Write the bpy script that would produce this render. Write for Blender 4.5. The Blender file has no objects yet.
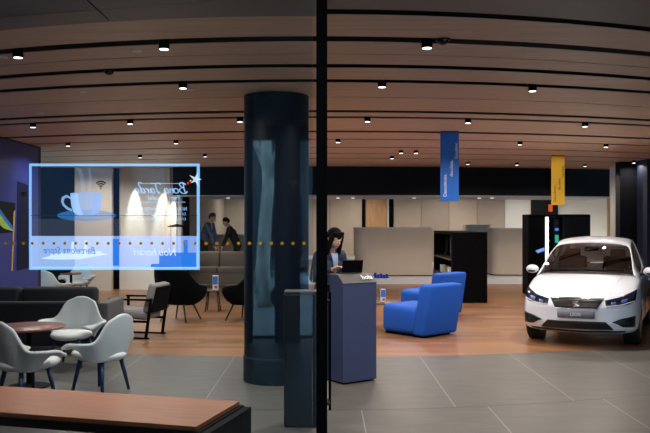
import bpy, bmesh, math, random
from mathutils import Vector, Matrix, Euler
from mathutils.bvhtree import BVHTree
random.seed(7)
S = bpy.context.scene
COL = S.collection
PI = math.pi
R = math.radians

# ------------------------------------------------------------------ camera
cam_d = bpy.data.cameras.new('camera')
cam = bpy.data.objects.new('camera', cam_d); COL.objects.link(cam)
cam.location = (0, 0, 1.8)
cam.rotation_euler = (R(90), 0, 0)
cam_d.sensor_width = 36
F = 800.0
cam_d.lens = 36 * F / 650
cam_d.shift_y = 5.5 / 650
cam_d.clip_end = 200
S.camera = cam

# ------------------------------------------------------------------ world, exposure
S.view_settings.view_transform = 'Standard'
S.view_settings.look = 'None'
S.view_settings.gamma = 1
S.view_settings.use_curve_mapping = False
S.view_settings.exposure = 0.0
wd = bpy.data.worlds.new('world'); S.world = wd; wd.use_nodes = True
wd.node_tree.nodes['Background'].inputs[0].default_value = (0.40, 0.72, 1.0, 1)
wd.node_tree.nodes['Background'].inputs[1].default_value = 6.0

EYE, HOR = 1.8, 222.0
CEIL = 3.24
def fx(px, Y): return (px - 325) / F * Y
def fz(py, Y): return EYE - (py - HOR) / F * Y
def gy(py): return F * EYE / (py - HOR)          # depth of a floor point
def at(px, py, Y): return Vector((fx(px, Y), Y, fz(py, Y)))

LIGHTS = []
def area(loc, power, size=0.1, color=(1, .82, .64), rot=(0, 0, 0), spread=110, shape='DISK', sy=None):
    d = bpy.data.lights.new('lamp_light', 'AREA'); d.energy = power; d.size = size; d.color = color
    d.shape = shape; d.spread = R(spread)
    if sy: d.size_y = sy
    o = bpy.data.objects.new('lamp_light', d); COL.objects.link(o); o.location = loc; o.rotation_euler = rot
    return o
def spot(loc, power, angle=50, blend=.6, color=(1, .9, .78), rot=(0, 0, 0), rad=.03):
    d = bpy.data.lights.new('spot_light', 'SPOT'); d.energy = power; d.spot_size = R(angle); d.spot_blend = blend
    d.color = color; d.shadow_soft_size = rad
    o = bpy.data.objects.new('spot_light', d); COL.objects.link(o); o.location = loc; o.rotation_euler = rot
    return o

WARM = (1, .91, .82); NEUT = (1, .93, .86); COOL = (.86, .93, 1)
# back zone: unseen lamps added to light the rear walls, then the soffit's downlights
K_BACK = 4.0
for x in (-2.5, 1.5, 5.0, 8.5):
    area((x, 31.2, 3.36), 12 * K_BACK, 1.0, NEUT, spread=150, shape='SQUARE')
for x in (-3.2, -0.2, 2.6, 5.4, 8.0):
    area((x, 22.3, 2.47), 7 * K_BACK, .12, NEUT, rot=(R(18), 0, 0), spread=120)
# wall washers: narrow cones on the cream wall left and on the white wall right
for px, lz in ((134, 3.2), (162, 3.1), (173, 2.9)):
    spot((fx(px, 21.25), 21.15, lz), 460, 25, .7, NEUT, (R(8), 0, 0), .015)
for px in (583, 621):
    spot((fx(px, 31.0), 31.75, 3.2), 1000, 50, .6, NEUT)
spot((fx(517, 31), 31.6, 3.3), 450, 60, .7, NEUT)
for px in (70, 93, 118, 150): area((fx(px, 19.8), 19.7, 3.2), 11, .14, NEUT, (R(25), 0, 0), 110)  # unseen lamps added to brighten the left wall panels
# unseen lamps added to light the grey stone floor and the soffit
for x, y, p in ((2.6, 4.2, 10),  (4.6, 6.6, 8)):
    area((x, y, 3.2), p, .16, (1, .93, .86), spread=140)

area((-1.0, 3.0, 3.2), 14, .16, (1, .93, .86), (R(48), 0, R(8)), 120)  # unseen lamp added and tilted to light the dots on the pane

# ------------------------------------------------------------------ materials
def lin(c):
    c = c / 255.0
    return c / 12.92 if c <= .04045 else ((c + .055) / 1.055) ** 2.4
def rgb(r, g, b): return (lin(r), lin(g), lin(b), 1)
MATS = {}
def mat(name, col, rough=.6, metal=0.0, vary=.08, scale=30.0, bump=0.0, coat=0.0, spec=.5, stretch=None, sheen=0):
    m = bpy.data.materials.new(name); m.use_nodes = True
    nt = m.node_tree; b = nt.nodes['Principled BSDF']
    b.inputs['Roughness'].default_value = rough; b.inputs['Metallic'].default_value = metal
    b.inputs['Coat Weight'].default_value = coat; b.inputs['Coat Roughness'].default_value = .04
    b.inputs['Specular IOR Level'].default_value = spec
    if sheen: b.inputs['Sheen Weight'].default_value = sheen
    tc = nt.nodes.new('ShaderNodeTexCoord'); mp = nt.nodes.new('ShaderNodeMapping')
    nt.links.new(tc.outputs['Object'], mp.inputs['Vector'])
    if stretch: mp.inputs['Scale'].default_value = stretch
    n = nt.nodes.new('ShaderNodeTexNoise'); n.inputs['Scale'].default_value = scale; n.inputs['Detail'].default_value = 5
    nt.links.new(mp.outputs['Vector'], n.inputs['Vector'])
    cr = nt.nodes.new('ShaderNodeValToRGB')
    cr.color_ramp.elements[0].position = .3; cr.color_ramp.elements[1].position = .7
    cr.color_ramp.elements[0].color = tuple(max(0, c * (1 - vary)) for c in col[:3]) + (1,)
    cr.color_ramp.elements[1].color = tuple(min(1, c * (1 + vary)) for c in col[:3]) + (1,)
    nt.links.new(n.outputs['Fac'], cr.inputs['Fac']); nt.links.new(cr.outputs['Color'], b.inputs['Base Color'])
    if bump:
        bp = nt.nodes.new('ShaderNodeBump'); bp.inputs['Strength'].default_value = bump; bp.inputs['Distance'].default_value = .004
        nt.links.new(n.outputs['Fac'], bp.inputs['Height']); nt.links.new(bp.outputs['Normal'], b.inputs['Normal'])
    MATS[name] = m
    return m
def emis(name, col, strength=1.0):
    m = bpy.data.materials.new(name); m.use_nodes = True; nt = m.node_tree; nt.nodes.clear()
    o = nt.nodes.new('ShaderNodeOutputMaterial'); e = nt.nodes.new('ShaderNodeEmission')
    e.inputs[0].default_value = col; e.inputs[1].default_value = strength
    nt.links.new(e.outputs[0], o.inputs[0]); return m
def film(name, col, strength=1.0, trans=1.0, axis=None, c2=None, p0=0, p1=1):
    """a see-through luminous film: light passes and the film adds its own"""
    m = bpy.data.materials.new(name); m.use_nodes = True; nt = m.node_tree; nt.nodes.clear()
    o = nt.nodes.new('ShaderNodeOutputMaterial'); e = nt.nodes.new('ShaderNodeEmission')
    e.inputs[0].default_value = col; e.inputs[1].default_value = strength
    t = nt.nodes.new('ShaderNodeBsdfTransparent'); t.inputs[0].default_value = (trans, trans, trans, 1)
    a = nt.nodes.new('ShaderNodeAddShader')
    if axis is not None:
        tc = nt.nodes.new('ShaderNodeTexCoord'); sx = nt.nodes.new('ShaderNodeSeparateXYZ'); mr = nt.nodes.new('ShaderNodeMapRange')
        nt.links.new(tc.outputs['Object'], sx.inputs[0]); nt.links.new(sx.outputs[axis], mr.inputs[0])
        mr.inputs[1].default_value = p0; mr.inputs[2].default_value = p1
        mx = nt.nodes.new('ShaderNodeMix'); mx.data_type = 'RGBA'
        mx.inputs[6].default_value = col; mx.inputs[7].default_value = c2
        nt.links.new(mr.outputs[0], mx.inputs[0]); nt.links.new(mx.outputs[2], e.inputs[0])
    nt.links.new(t.outputs[0], a.inputs[0]); nt.links.new(e.outputs[0], a.inputs[1]); nt.links.new(a.outputs[0], o.inputs[0])
    return m
def glass(name, tint=(.93, .97, 1), ior=1.5, gl=1.0, rough=0.0):
    m = bpy.data.materials.new(name); m.use_nodes = True; nt = m.node_tree; nt.nodes.clear()
    o = nt.nodes.new('ShaderNodeOutputMaterial'); t = nt.nodes.new('ShaderNodeBsdfTransparent'); t.inputs[0].default_value = tint + (1,)
    g = nt.nodes.new('ShaderNodeBsdfGlossy'); g.inputs['Roughness'].default_value = rough
    g.inputs[0].default_value = (gl, gl, gl, 1)
    f = nt.nodes.new('ShaderNodeFresnel'); f.inputs[0].default_value = ior
    x = nt.nodes.new('ShaderNodeMixShader')
    nt.links.new(f.outputs[0], x.inputs[0]); nt.links.new(t.outputs[0], x.inputs[1]); nt.links.new(g.outputs[0], x.inputs[2])
    nt.links.new(x.outputs[0], o.inputs[0]); return m

CX, KR = -0.1, 2.3     # the ceiling slots and the floor edge are shallow arcs bulging towards the street: Y = Y0 + (X - CX)^2 / (KR Y0)
def arc(Y0, X): return Y0 + (X - CX) ** 2 / (KR * Y0)
def floor_mat():
    m = bpy.data.materials.new('floor_surface'); m.use_nodes = True; nt = m.node_tree; N = nt.nodes; L = nt.links
    b = N['Principled BSDF']
    g = N.new('ShaderNodeNewGeometry'); sx = N.new('ShaderNodeSeparateXYZ'); L.new(g.outputs['Position'], sx.inputs[0])
    def math_(op, a, b_=None, c=None):
        n = N.new('ShaderNodeMath'); n.operation = op
        for i, v in enumerate((a, b_, c)):
            if v is None: continue
            if isinstance(v, (int, float)): n.inputs[i].default_value = v
            else: L.new(v, n.inputs[i])
        return n.outputs[0]
    dx = math_('SUBTRACT', sx.outputs[0], CX); yy = sx.outputs[1]
    disc = math_('MAXIMUM', math_('SUBTRACT', math_('MULTIPLY', yy, yy), math_('MULTIPLY', math_('MULTIPLY', dx, dx), 4 / KR)), 0.0)
    r = math_('MULTIPLY', math_('ADD', yy, math_('SQRT', disc)), .5)
    wood_mask = math_('GREATER_THAN', r, 10.67)
    # wood planks along X
    br = N.new('ShaderNodeTexBrick'); br.inputs['Color1'].default_value = (1, 1, 1, 1); br.inputs['Color2'].default_value = (.0, .0, .0, 1)
    br.inputs['Mortar'].default_value = (.3, .3, .3, 1); br.inputs['Scale'].default_value = 1.0; br.inputs['Mortar Size'].default_value = .004
    br.inputs['Brick Width'].default_value = 1.9; br.inputs['Row Height'].default_value = .19; br.inputs['Bias'].default_value = 0
    L.new(g.outputs['Position'], br.inputs['Vector'])
    mp = N.new('ShaderNodeMapping'); mp.inputs['Scale'].default_value = (1.2, 14, 1); L.new(g.outputs['Position'], mp.inputs[0])
    ns = N.new('ShaderNodeTexNoise'); ns.inputs['Scale'].default_value = 2.2; ns.inputs['Detail'].default_value = 6; L.new(mp.outputs[0], ns.inputs['Vector'])
    f = math_('ADD', math_('MULTIPLY', br.outputs['Color'], .45), math_('MULTIPLY', ns.outputs['Fac'], .55))
    cr = N.new('ShaderNodeValToRGB'); cr.color_ramp.elements[0].position = .15; cr.color_ramp.elements[1].position = .85
    cr.color_ramp.elements[0].color = rgb(106, 74, 51); cr.color_ramp.elements[1].color = rgb(160, 114, 78)
    L.new(f, cr.inputs[0])
    # grey stone
    n2 = N.new('ShaderNodeTexNoise'); n2.inputs['Scale'].default_value = 2.5; n2.inputs['Detail'].default_value = 8; n2.inputs['Roughness'].default_value = .65
    mp2 = N.new('ShaderNodeMapping'); mp2.inputs['Scale'].default_value = (.7, 3, 1); L.new(g.outputs['Position'], mp2.inputs[0]); L.new(mp2.outputs[0], n2.inputs['Vector'])
    cg = N.new('ShaderNodeValToRGB'); cg.color_ramp.elements[0].position = .3; cg.color_ramp.elements[1].position = .75
    cg.color_ramp.elements[0].color = rgb(80, 78, 74); cg.color_ramp.elements[1].color = rgb(101, 98, 93); L.new(n2.outputs['Fac'], cg.inputs[0])
    # joints: straight ones every 1.24 m, shifted in front of the arc joint, and the arcs
    front = math_('LESS_THAN', r, 7.66)
    xs = math_('ADD', math_('ADD', sx.outputs[0], 1.24 * 40 - .03), math_('MULTIPLY', front, -.32))
    fr = math_('ABSOLUTE', math_('SUBTRACT', math_('FRACT', math_('DIVIDE', xs, 1.24)), .5))
    j1 = math_('GREATER_THAN', fr, .5 - .0045)
    j2 = math_('LESS_THAN', math_('ABSOLUTE', math_('SUBTRACT', r, 7.66)), .012)
    mx = N.new('ShaderNodeMix'); mx.data_type = 'RGBA'; L.new(j1, mx.inputs[0]); L.new(cg.outputs[0], mx.inputs[6]); mx.inputs[7].default_value = rgb(138, 136, 130)
    mx1 = N.new('ShaderNodeMix'); mx1.data_type = 'RGBA'; L.new(j2, mx1.inputs[0]); L.new(mx.outputs[2], mx1.inputs[6]); mx1.inputs[7].default_value = rgb(48, 47, 45)
    mx2 = N.new('ShaderNodeMix'); mx2.data_type = 'RGBA'; L.new(wood_mask, mx2.inputs[0]); L.new(mx1.outputs[2], mx2.inputs[6]); L.new(cr.outputs[0], mx2.inputs[7])
    L.new(mx2.outputs[2], b.inputs['Base Color'])
    ro = math_('MULTIPLY_ADD', wood_mask, -.06, .40); L.new(ro, b.inputs['Roughness'])
    b.inputs['Specular IOR Level'].default_value = .4
    return m
def wood_arc_mat():
    m = bpy.data.materials.new('ceiling_wood'); m.use_nodes = True; nt = m.node_tree; N = nt.nodes; L = nt.links
    b = N['Principled BSDF']; g = N.new('ShaderNodeNewGeometry')
    mp = N.new('ShaderNodeMapping'); mp.inputs['Scale'].default_value = (.5, 16, 1); L.new(g.outputs['Position'], mp.inputs[0])
    n = N.new('ShaderNodeTexNoise'); n.inputs['Scale'].default_value = 1.6; n.inputs['Detail'].default_value = 7; L.new(mp.outputs[0], n.inputs['Vector'])
    cr = N.new('ShaderNodeValToRGB'); cr.color_ramp.elements[0].position = .3; cr.color_ramp.elements[1].position = .7
    cr.color_ramp.elements[0].color = rgb(192, 160, 136); cr.color_ramp.elements[1].color = rgb(216, 184, 156)
    L.new(n.outputs['Fac'], cr.inputs[0]); L.new(cr.outputs[0], b.inputs['Base Color']); b.inputs['Roughness'].default_value = .5
    return m

M_FLOOR = floor_mat(); M_CEIL = wood_arc_mat()
mat('black', rgb(6, 6, 8), .6, spec=.06); mat('black_gloss', rgb(10, 10, 13), .18); mat('bulkhead', rgb(7, 8, 13), .7, spec=.2)
mat('soffit', rgb(120, 116, 114), .5, vary=.04); mat('lip', rgb(150, 152, 158), .4)
mat('beige', rgb(196, 176, 156), .6, vary=.03, scale=2); mat('beige2', rgb(178, 160, 144), .6, vary=.03, scale=2); mat('cream', rgb(205, 196, 184), .7, vary=.03, scale=2)
mat('white_wall', rgb(226, 222, 214), .7, vary=.02); mat('white', rgb(225, 224, 222), .35, vary=.02); mat('platform', rgb(214, 214, 214), .3, vary=.03)
mat('oak', rgb(196, 150, 104), .5, vary=.14, scale=3, stretch=(4, 4, .4)); mat('bench_wood', rgb(166, 100, 60), .36, vary=.24, scale=5, stretch=(.5, 7, 5))
mat('navy_column', rgb(9, 17, 28), .5, vary=.05, spec=.12); mat('navy_wall', rgb(8, 10, 18), .7, spec=.2); mat('blue_wall', rgb(13, 20, 48), .6)
mat('poster_blue', rgb(46, 58, 136), .4, vary=.06, scale=1.2); mat('phone_navy', rgb(14, 19, 52), .7, spec=.2); mat('gold', rgb(205, 165, 80), .35); mat('swirl_black', rgb(6, 8, 14), .7, spec=.2)
mat('swirl_blue', rgb(20, 110, 220), .4); mat('swirl_green', rgb(170, 205, 90), .4); mat('lens', rgb(8, 8, 12), .1)
mat('desk_navy', rgb(66, 74, 108), .45, vary=.03); mat('desk_top', rgb(86, 84, 80), .4, vary=.04); mat('pedestal', rgb(17, 20, 28), .4, vary=.04)
mat('blue_fabric', rgb(2, 82, 186), .8, vary=.06, scale=120, bump=.25); mat('white_shell', rgb(214, 218, 218), .75, vary=.03, scale=160, bump=.15); mat('white_pad', rgb(228, 230, 228), .8, vary=.03, scale=140)
mat('leg_reflected_blue', rgb(22, 52, 92), .35); mat('table_wood', rgb(128, 76, 60), .35, vary=.12, scale=4, stretch=(1, 6, 1)); mat('dark_wood', rgb(84, 66, 56), .4, vary=.12)  # chair legs: the screen's blue reflection is put into their colour
mat('sofa_dark', rgb(27, 27, 32), .85, vary=.1, scale=150, bump=.3); mat('sofa_lit_grey', rgb(86, 82, 82), .85, vary=.06, scale=150, bump=.3); mat('sofa_brown', rgb(104, 92, 80), .85, vary=.07, scale=120, bump=.3)
mat('grey_fabric', rgb(128, 124, 122), .85, vary=.06, scale=140, bump=.3); mat('black_fabric', rgb(11, 11, 14), .9, vary=.1, scale=140, bump=.3, spec=.08); mat('dark_leg', rgb(34, 30, 28), .4); mat('pale_leg', rgb(160, 156, 150), .35, metal=.4)
mat('banner_blue', rgb(10, 96, 190), .6, vary=.02); mat('banner_yellow', rgb(255, 200, 52), .6, vary=.02); mat('print_white', rgb(225, 230, 240), .6); mat('print_brown', rgb(104, 66, 20), .6)
mat('car_paint', rgb(222, 227, 238), .28, vary=.01, coat=1.0); mat('car_black', rgb(12, 12, 14), .35); mat('tyre', rgb(16, 16, 17), .8); mat('alloy', rgb(150, 152, 156), .3, metal=.9); mat('chrome', rgb(220, 222, 226), .12, metal=1)
mat('head_lamp', rgb(20, 26, 44), .08, spec=.8); mat('plate', rgb(112, 114, 124), .4); mat('interior', rgb(34, 29, 28), .7); mat('lamp_clear', rgb(70, 92, 150), .15, spec=.5)
mat('decal_black', rgb(6, 7, 9), .6); mat('metal_dark', rgb(26, 27, 30), .4, metal=.5)
mat('skin', rgb(206, 160, 136), .5, vary=.05); mat('hair_dark', rgb(9, 7, 7), .8, spec=.15, vary=.3, scale=60, stretch=(1, 1, .15)); mat('hair_grey', rgb(96, 92, 88), .6, vary=.2); mat('suit_navy', rgb(48, 56, 80), .8); mat('blouse', rgb(150, 164, 200), .7); mat('cloth_black', rgb(18, 18, 21), .85)
mat('suit_blue_grey', rgb(70, 82, 108), .8); mat('leaflet_blue', rgb(60, 110, 190), .5); mat('leaflet_white', rgb(210, 216, 226), .5); mat('acrylic_blue', rgb(18, 50, 170), .25); mat('thin_rod', rgb(190, 180, 170), .4)
mat('bark', rgb(190, 196, 186), .9, vary=.4, scale=6, stretch=(1, 1, .35), bump=.6); mat('leaf', rgb(66, 96, 52), .8, vary=.4, scale=12); mat('stone_dark', rgb(20, 22, 26), .7); mat('street_facade', rgb(52, 74, 84), .8, vary=.2, scale=1.2); mat('pavement', rgb(118, 122, 124), .8, vary=.1); mat('window_dark', rgb(20, 30, 38), .2); mat('scooter', rgb(190, 200, 220), .3)
mat('screen_green', rgb(40, 190, 150), .4); mat('item_blue', rgb(70, 120, 200), .4); mat('item_red', rgb(180, 70, 80), .4); mat('item_tan', rgb(170, 150, 110), .4)
M_LAMP = emis('lamp_glow', (1, .93, .84, 1), 4); M_LAMP2 = emis('lamp_glow_small', (1, .95, .9, 1), 4); M_STRIP = emis('light_strip', (.92, 1, .96, 1), 2.2); M_RED = emis('red_light', (1, .16, .03, 1), .6); M_GREEN = emis('panel_screen', (.05, .5, .32, 1), .8); M_BLUEL = emis('panel_screen_blue', (.1, .3, .9, 1), .8)
def vinyl(name, col):
    mm = bpy.data.materials.new(name); mm.use_nodes = True; nt = mm.node_tree; nt.nodes.clear()
    o = nt.nodes.new('ShaderNodeOutputMaterial'); d = nt.nodes.new('ShaderNodeBsdfDiffuse'); t = nt.nodes.new('ShaderNodeBsdfTranslucent'); a = nt.nodes.new('ShaderNodeMixShader')
    d.inputs[0].default_value = col; t.inputs[0].default_value = col
    nt.links.new(d.outputs[0], a.inputs[1]); nt.links.new(t.outputs[0], a.inputs[2]); nt.links.new(a.outputs[0], o.inputs[0]); return mm
M_DOT = vinyl('dot_vinyl', rgb(255, 205, 50))
M_PANE = glass('window_glass', (.90, .95, .98), 1.5); M_WIND = glass('car_glass', (.42, .40, .38), 1.5)
m = MATS

# ------------------------------------------------------------------ mesh helpers
class MB:
    def __init__(s): s.bm = bmesh.new()
    def box(s, c, size, rot=None, bevel=0, seg=2):
        r = bmesh.ops.create_cube(s.bm, size=1.0)['verts']
        bmesh.ops.scale(s.bm, vec=size, verts=r)
        if bevel:
            es = list({e for v in r for e in v.link_edges})
            r2 = bmesh.ops.bevel(s.bm, geom=es, offset=bevel, segments=seg, affect='EDGES', profile=.5)
            r = list({v for f in r2['faces'] for v in f.verts} | {v for v in r if v.is_valid})
        if rot is not None: bmesh.ops.rotate(s.bm, cent=(0, 0, 0), matrix=Euler(rot).to_matrix(), verts=r)
        bmesh.ops.translate(s.bm, vec=c, verts=r); return s
    def rings(s, rings, cap=True, closed=True):
        vs = [[s.bm.verts.new(p) for p in ring] for ring in rings]
        n = len(vs[0])
        for a, b in zip(vs, vs[1:]):
            for i in range(n if closed else n - 1):
                j = (i + 1) % n
                try: s.bm.faces.new((a[i], a[j], b[j], b[i]))
                except ValueError: pass
        if cap and closed:
            try: s.bm.faces.new(list(reversed(vs[0]))); s.bm.faces.new(vs[-1])
            except ValueError: pass
        return vs
    def loft(s, rings): s.rings(rings); return s
    def tube(s, pts, rad, n=10, cap=True):
        pts = [Vector(p) for p in pts]; rads = rad if isinstance(rad, (list, tuple)) else [rad] * len(pts)
        rings = []; up = None
        for i, p in enumerate(pts):
            t = (pts[min(i + 1, len(pts) - 1)] - pts[max(i - 1, 0)]).normalized()
            if up is None: up = t.orthogonal().normalized()
            up = (up - t * up.dot(t)).normalized(); w = t.cross(up)
            rings.append([p + (up * math.cos(2 * PI * k / n) + w * math.sin(2 * PI * k / n)) * rads[i] for k in range(n)])
        s.rings(rings, cap); return s
    def cyl(s, c, r, h, n=32, axis='z', r2=None):
        c = Vector(c); d = {'x': Vector((1, 0, 0)), 'y': Vector((0, 1, 0)), 'z': Vector((0, 0, 1))}[axis]
        return s.tube([c - d * h / 2, c + d * h / 2], [r, r if r2 is None else r2], n)
    def lathe(s, prof, c=(0, 0, 0), n=32):
        c = Vector(c)
        s.rings([[c + Vector((r * math.cos(2 * PI * k / n), r * math.sin(2 * PI * k / n), z)) for k in range(n)] for r, z in prof]); return s
    def sphere(s, c, r, sc=(1, 1, 1), n=16):
        v = bmesh.ops.create_uvsphere(s.bm, u_segments=n, v_segments=max(6, n // 2), radius=r)['verts']
        bmesh.ops.scale(s.bm, vec=sc, verts=v); bmesh.ops.translate(s.bm, vec=c, verts=v); return s
    def prism(s, outline, z0, z1):
        s.rings([[(x, y, z0) for x, y in outline], [(x, y, z1) for x, y in outline]]); return s
    def poly(s, pts):
        s.bm.faces.new([s.bm.verts.new(p) for p in pts]); return s
    def grid(s, rows):
        vs = [[s.bm.verts.new(p) for p in r] for r in rows]
        for a, b in zip(vs, vs[1:]):
            for i in range(len(a) - 1): s.bm.faces.new((a[i], a[i + 1], b[i + 1], b[i]))
        return s
    def build(s, name, mt, parent=None, smooth=False, loc=None, rot=None, mods=()):
        bmesh.ops.recalc_face_normals(s.bm, faces=s.bm.faces)
        me = bpy.data.meshes.new(name); s.bm.to_mesh(me); s.bm.free()
        if isinstance(mt, (list, tuple)):
            for q in mt: me.materials.append(q)
        else: me.materials.append(mt)
        if smooth:
            for p in me.polygons: p.use_smooth = True
            if smooth == 'auto': me.set_sharp_from_angle(angle=R(40))
        o = bpy.data.objects.new(name, me); COL.objects.link(o)
        if parent: o.parent = parent
        if loc is not None: o.location = loc
        if rot is not None: o.rotation_euler = rot
        for kind, kw in mods:
            md = o.modifiers.new(kind.lower(), kind)
            for k, v in kw.items(): setattr(md, k, v)
        return o
BEV = lambda w=.01, sg=2: ('BEVEL', dict(width=w, segments=sg, limit_method='ANGLE', angle_limit=R(40)))
SUB = lambda l=1: ('SUBSURF', dict(levels=l, render_levels=l))
SOL = lambda t: ('SOLIDIFY', dict(thickness=t, offset=0))
def thing(name, label, cat, loc=(0, 0, 0), rz=0, group=None):
    o = bpy.data.objects.new(name, None); COL.objects.link(o); o.location = loc; o.rotation_euler = (0, 0, rz)
    o['label'] = label; o['category'] = cat
    if group: o['group'] = group
    return o
def tag(o, label, cat, group=None):
    o['label'] = label; o['category'] = cat
    if group: o['group'] = group
    return o
def struct(o): o['kind'] = 'structure'; return o
def copy_tree(o, parent=None):
    c = o.copy(); COL.objects.link(c)
    if parent: c.parent = parent
    for ch in list(o.children): copy_tree(ch, c)
    return c
def again(src, loc, rz, label, group=None):
    c = copy_tree(src); c.location = loc; c.rotation_euler = (0, 0, rz); c['label'] = label
    if group: c['group'] = group
    return c
def bake(o):
    """freeze an object's modifiers into its mesh"""
    bpy.context.view_layer.update()
    dg = bpy.context.evaluated_depsgraph_get()
    me = bpy.data.meshes.new_from_object(o.evaluated_get(dg)); o.modifiers.clear(); old = o.data; o.data = me
    return o
def text(body, name, mt, size, parent=None, mtx=None, shear=0, align='CENTER', ext=.0008, bold=0.0):
    cu = bpy.data.curves.new(name, 'FONT'); cu.body = body; cu.size = size; cu.shear = shear; cu.align_x = align; cu.align_y = 'CENTER'
    cu.extrude = ext; cu.offset = bold; cu.resolution_u = 4
    t = bpy.data.objects.new(name, cu); COL.objects.link(t)
    bpy.context.view_layer.update()
    me = bpy.data.meshes.new_from_object(t.evaluated_get(bpy.context.evaluated_depsgraph_get()))
    bpy.data.objects.remove(t); me.materials.clear(); me.materials.append(mt)
    if mtx is not None: me.transform(mtx)
    o = bpy.data.objects.new(name, me); COL.objects.link(o)
    if parent: o.parent = parent
    return o

# ------------------------------------------------------------------ the room: floor, ceiling, walls
struct(MB().box((1, 12, -.05), (30, 46, .1)).build('floor', M_FLOOR))
def arc_slab(y0, y1, z0, z1, xa=-6.6, xb=9.8, n=90, straight=None):
    b = MB(); rings = []
    for i in range(n + 1):
        x = xa + (xb - xa) * i / n; ya = straight if straight is not None else arc(y0, x); yb = arc(y1, x)
        rings.append([(x, ya, z0), (x, yb, z0), (x, yb, z1), (x, ya, z1)])
    b.rings(rings); return b
SLOTS = [(6.20, 6.40), (6.84, 6.865), (7.29, 7.48), (8.07, 8.27), (9.2, 9.23), (10.30, 10.53), (10.90, 11.10), (12.60, 12.85), (13.85, 13.98), (15.36, 15.5), (16.7, 16.85), (18.0, 18.15)]
y = 5.56
for a, b in SLOTS + [(20.9, 21)]:
    struct(arc_slab(y, a, CEIL, CEIL + .007, -9 if a > 15 else -6.6).build('ceiling', M_CEIL)); y = b
# black backing above the slots, grey soffit over the entrance, its slot on the right of the door post
struct(arc_slab(.2, 5.37, CEIL - .01, CEIL + .004, 0.0, 9.8, straight=-4).build('ceiling_soffit', m['soffit']))
struct(arc_slab(.2, 5.555, CEIL - .01, CEIL + .004, -6.6, 0.0, straight=-1).build('ceiling_soffit', m['soffit']))
struct(MB().box((-1.53, 4.4, CEIL - .011), (.008, 2.5, .004)).build('trim_1', m['black']))
# bulkhead, its pale lip and the lower soffit behind
struct(arc_slab(20.7, 20.9, 2.5, CEIL + .1, -4.0, 7.98).build('wall_bulkhead', m['bulkhead']))
struct(arc_slab(20.69, 23.4, 2.47, 2.5, -4.0, 7.98).build('trim_2', m['lip']))
struct(MB().box((3, 29, 3.65), (20, 11.4, .06)).build('ceiling_rear', m['white_wall']))
# left wall with the poster, dark recess behind it, cream and beige wall panels
WL = -5.47
struct(MB().box((WL - .1, 9.5, 1.62), (.2, 11.8, 3.24)).build('wall_left', m['blue_wall']))
struct(MB().box((fx(47, 21.1), 21.3, 1.62), (2.2, .2, 3.24)).build('wall_recess', m['navy_wall']))
struct(MB().box((fx(93.5, 20.9), 20.95, 1.62), (fx(112, 20.9) - fx(75, 20.9), .16, 3.24)).build('wall_panel', m['beige']))
struct(MB().box((fx(116, 21.2), 21.5, 1.62), (.34, .1, 3.24)).build('trim_3', m['black']))
struct(MB().box((fx(150, 21.3), 21.43, 1.62), (fx(182, 21) - fx(119, 21), .16, 3.24)).build('wall_cream', m['cream']))
struct(MB().box((fx(185, 21.3), 21.5, 1.25), (.15, .2, 2.5)).build('trim_4', m['black']))
struct(MB().box((-4.2, 27.5, 1.8), (.15, 12.4, 3.6)).build('wall_side', m['beige']))
# platform and rear wall panels
struct(MB().box((4.2, 28.6, .075), (16.8, 10.8, .15)).build('floor_platform', m['platform']))
YB = 33.0
def rear(px0, px1, mt, name='wall_rear', dy=0, z1=3.6):
    x0, x1 = fx(px0, YB), fx(px1, YB)
    return struct(MB().box(((x0 + x1) / 2, YB + .1 + dy, z1 / 2), (x1 - x0 - .015, .2, z1)).build(name, mt))
rear(180, 330, m['beige']); rear(330, 362, m['beige']); rear(362, 365.5, m['black'], 'trim_5', -.05); rear(365.5, 387, m['oak']); rear(387, 389, m['white'], 'trim_6', -.03)
rear(389, 393.5, m['black'], 'trim_7', -.06); rear(393.5, 421, m['beige']); rear(421, 449, m['beige2']); rear(449, 477, m['beige']); rear(477, 505, m['beige2']); rear(505, 531, m['white_wall']); rear(531, 556, m['bulkhead'], dy=-.3); rear(556, 625, m['white_wall'])
struct(MB().box((3, YB + .35, 1.9), (26, .1, 3.9)).build('wall_rear_backing', m['black']))
struct(MB().box((fx(613, 30), 30.1, 1.7), (.32, .2, 3.4)).build('trim_8', m['oak']))
struct(MB().box((fx(619, 20.6), 20.9, 1.62), (.16, .3, 3.24)).build('trim_9', m['cream']))
# dark navy wall on the right
struct(MB().box((8.6, 19.2, 1.62), (3.15, .3, 3.24)).build('wall_right', m['navy_wall']))
struct(MB().box((7.62, 18.6, 1.62), (.5, .6, 3.24)).build('wall_right_end', m['blue_wall']))
struct(MB().box((9.6, 9, 1.62), (.2, 20, 3.24)).build('wall_side_right', m['navy_wall']))
struct(MB().box((12.7, 26.5, 1.8), (.2, 14, 3.6)).build('wall_rear_right', m['white_wall']))

# ------------------------------------------------------------------ glazing on the left: pane, post, dots
P0 = Vector((-.03, 5.0, 0)); PD = Vector((-1, .26, 0)).normalized(); PN = Vector((-PD.y, PD.x, 0)); PN = PN if PN.y < 0 else -PN   # towards the camera
def on_pane(px, py, off=0.0):
    """where the sight line of the photo meets the glass plane (off > 0: behind it)"""
    d = Vector(((px - 325) / F, 1, -(py - HOR) / F)); o = Vector((0, 0, EYE)); p = P0 - PN * off
    return o + d * ((p - o).dot(PN) / d.dot(PN))
def pane_uv(px, py, off=0.0):
    q = on_pane(px, py, off) - (P0 - PN * off); return q.dot(PD), q.z
pane_rz = math.atan2(-PD.y, -PD.x)     # local +x runs towards the post
win = bpy.data.objects.new('window_1', None); COL.objects.link(win); win.location = P0; win.rotation_euler = (0, 0, pane_rz); win['kind'] = 'structure'
MB().box((-2.2, 0, 1.62), (4.3, .012, 3.22)).build('pane', M_PANE, win)
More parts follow.
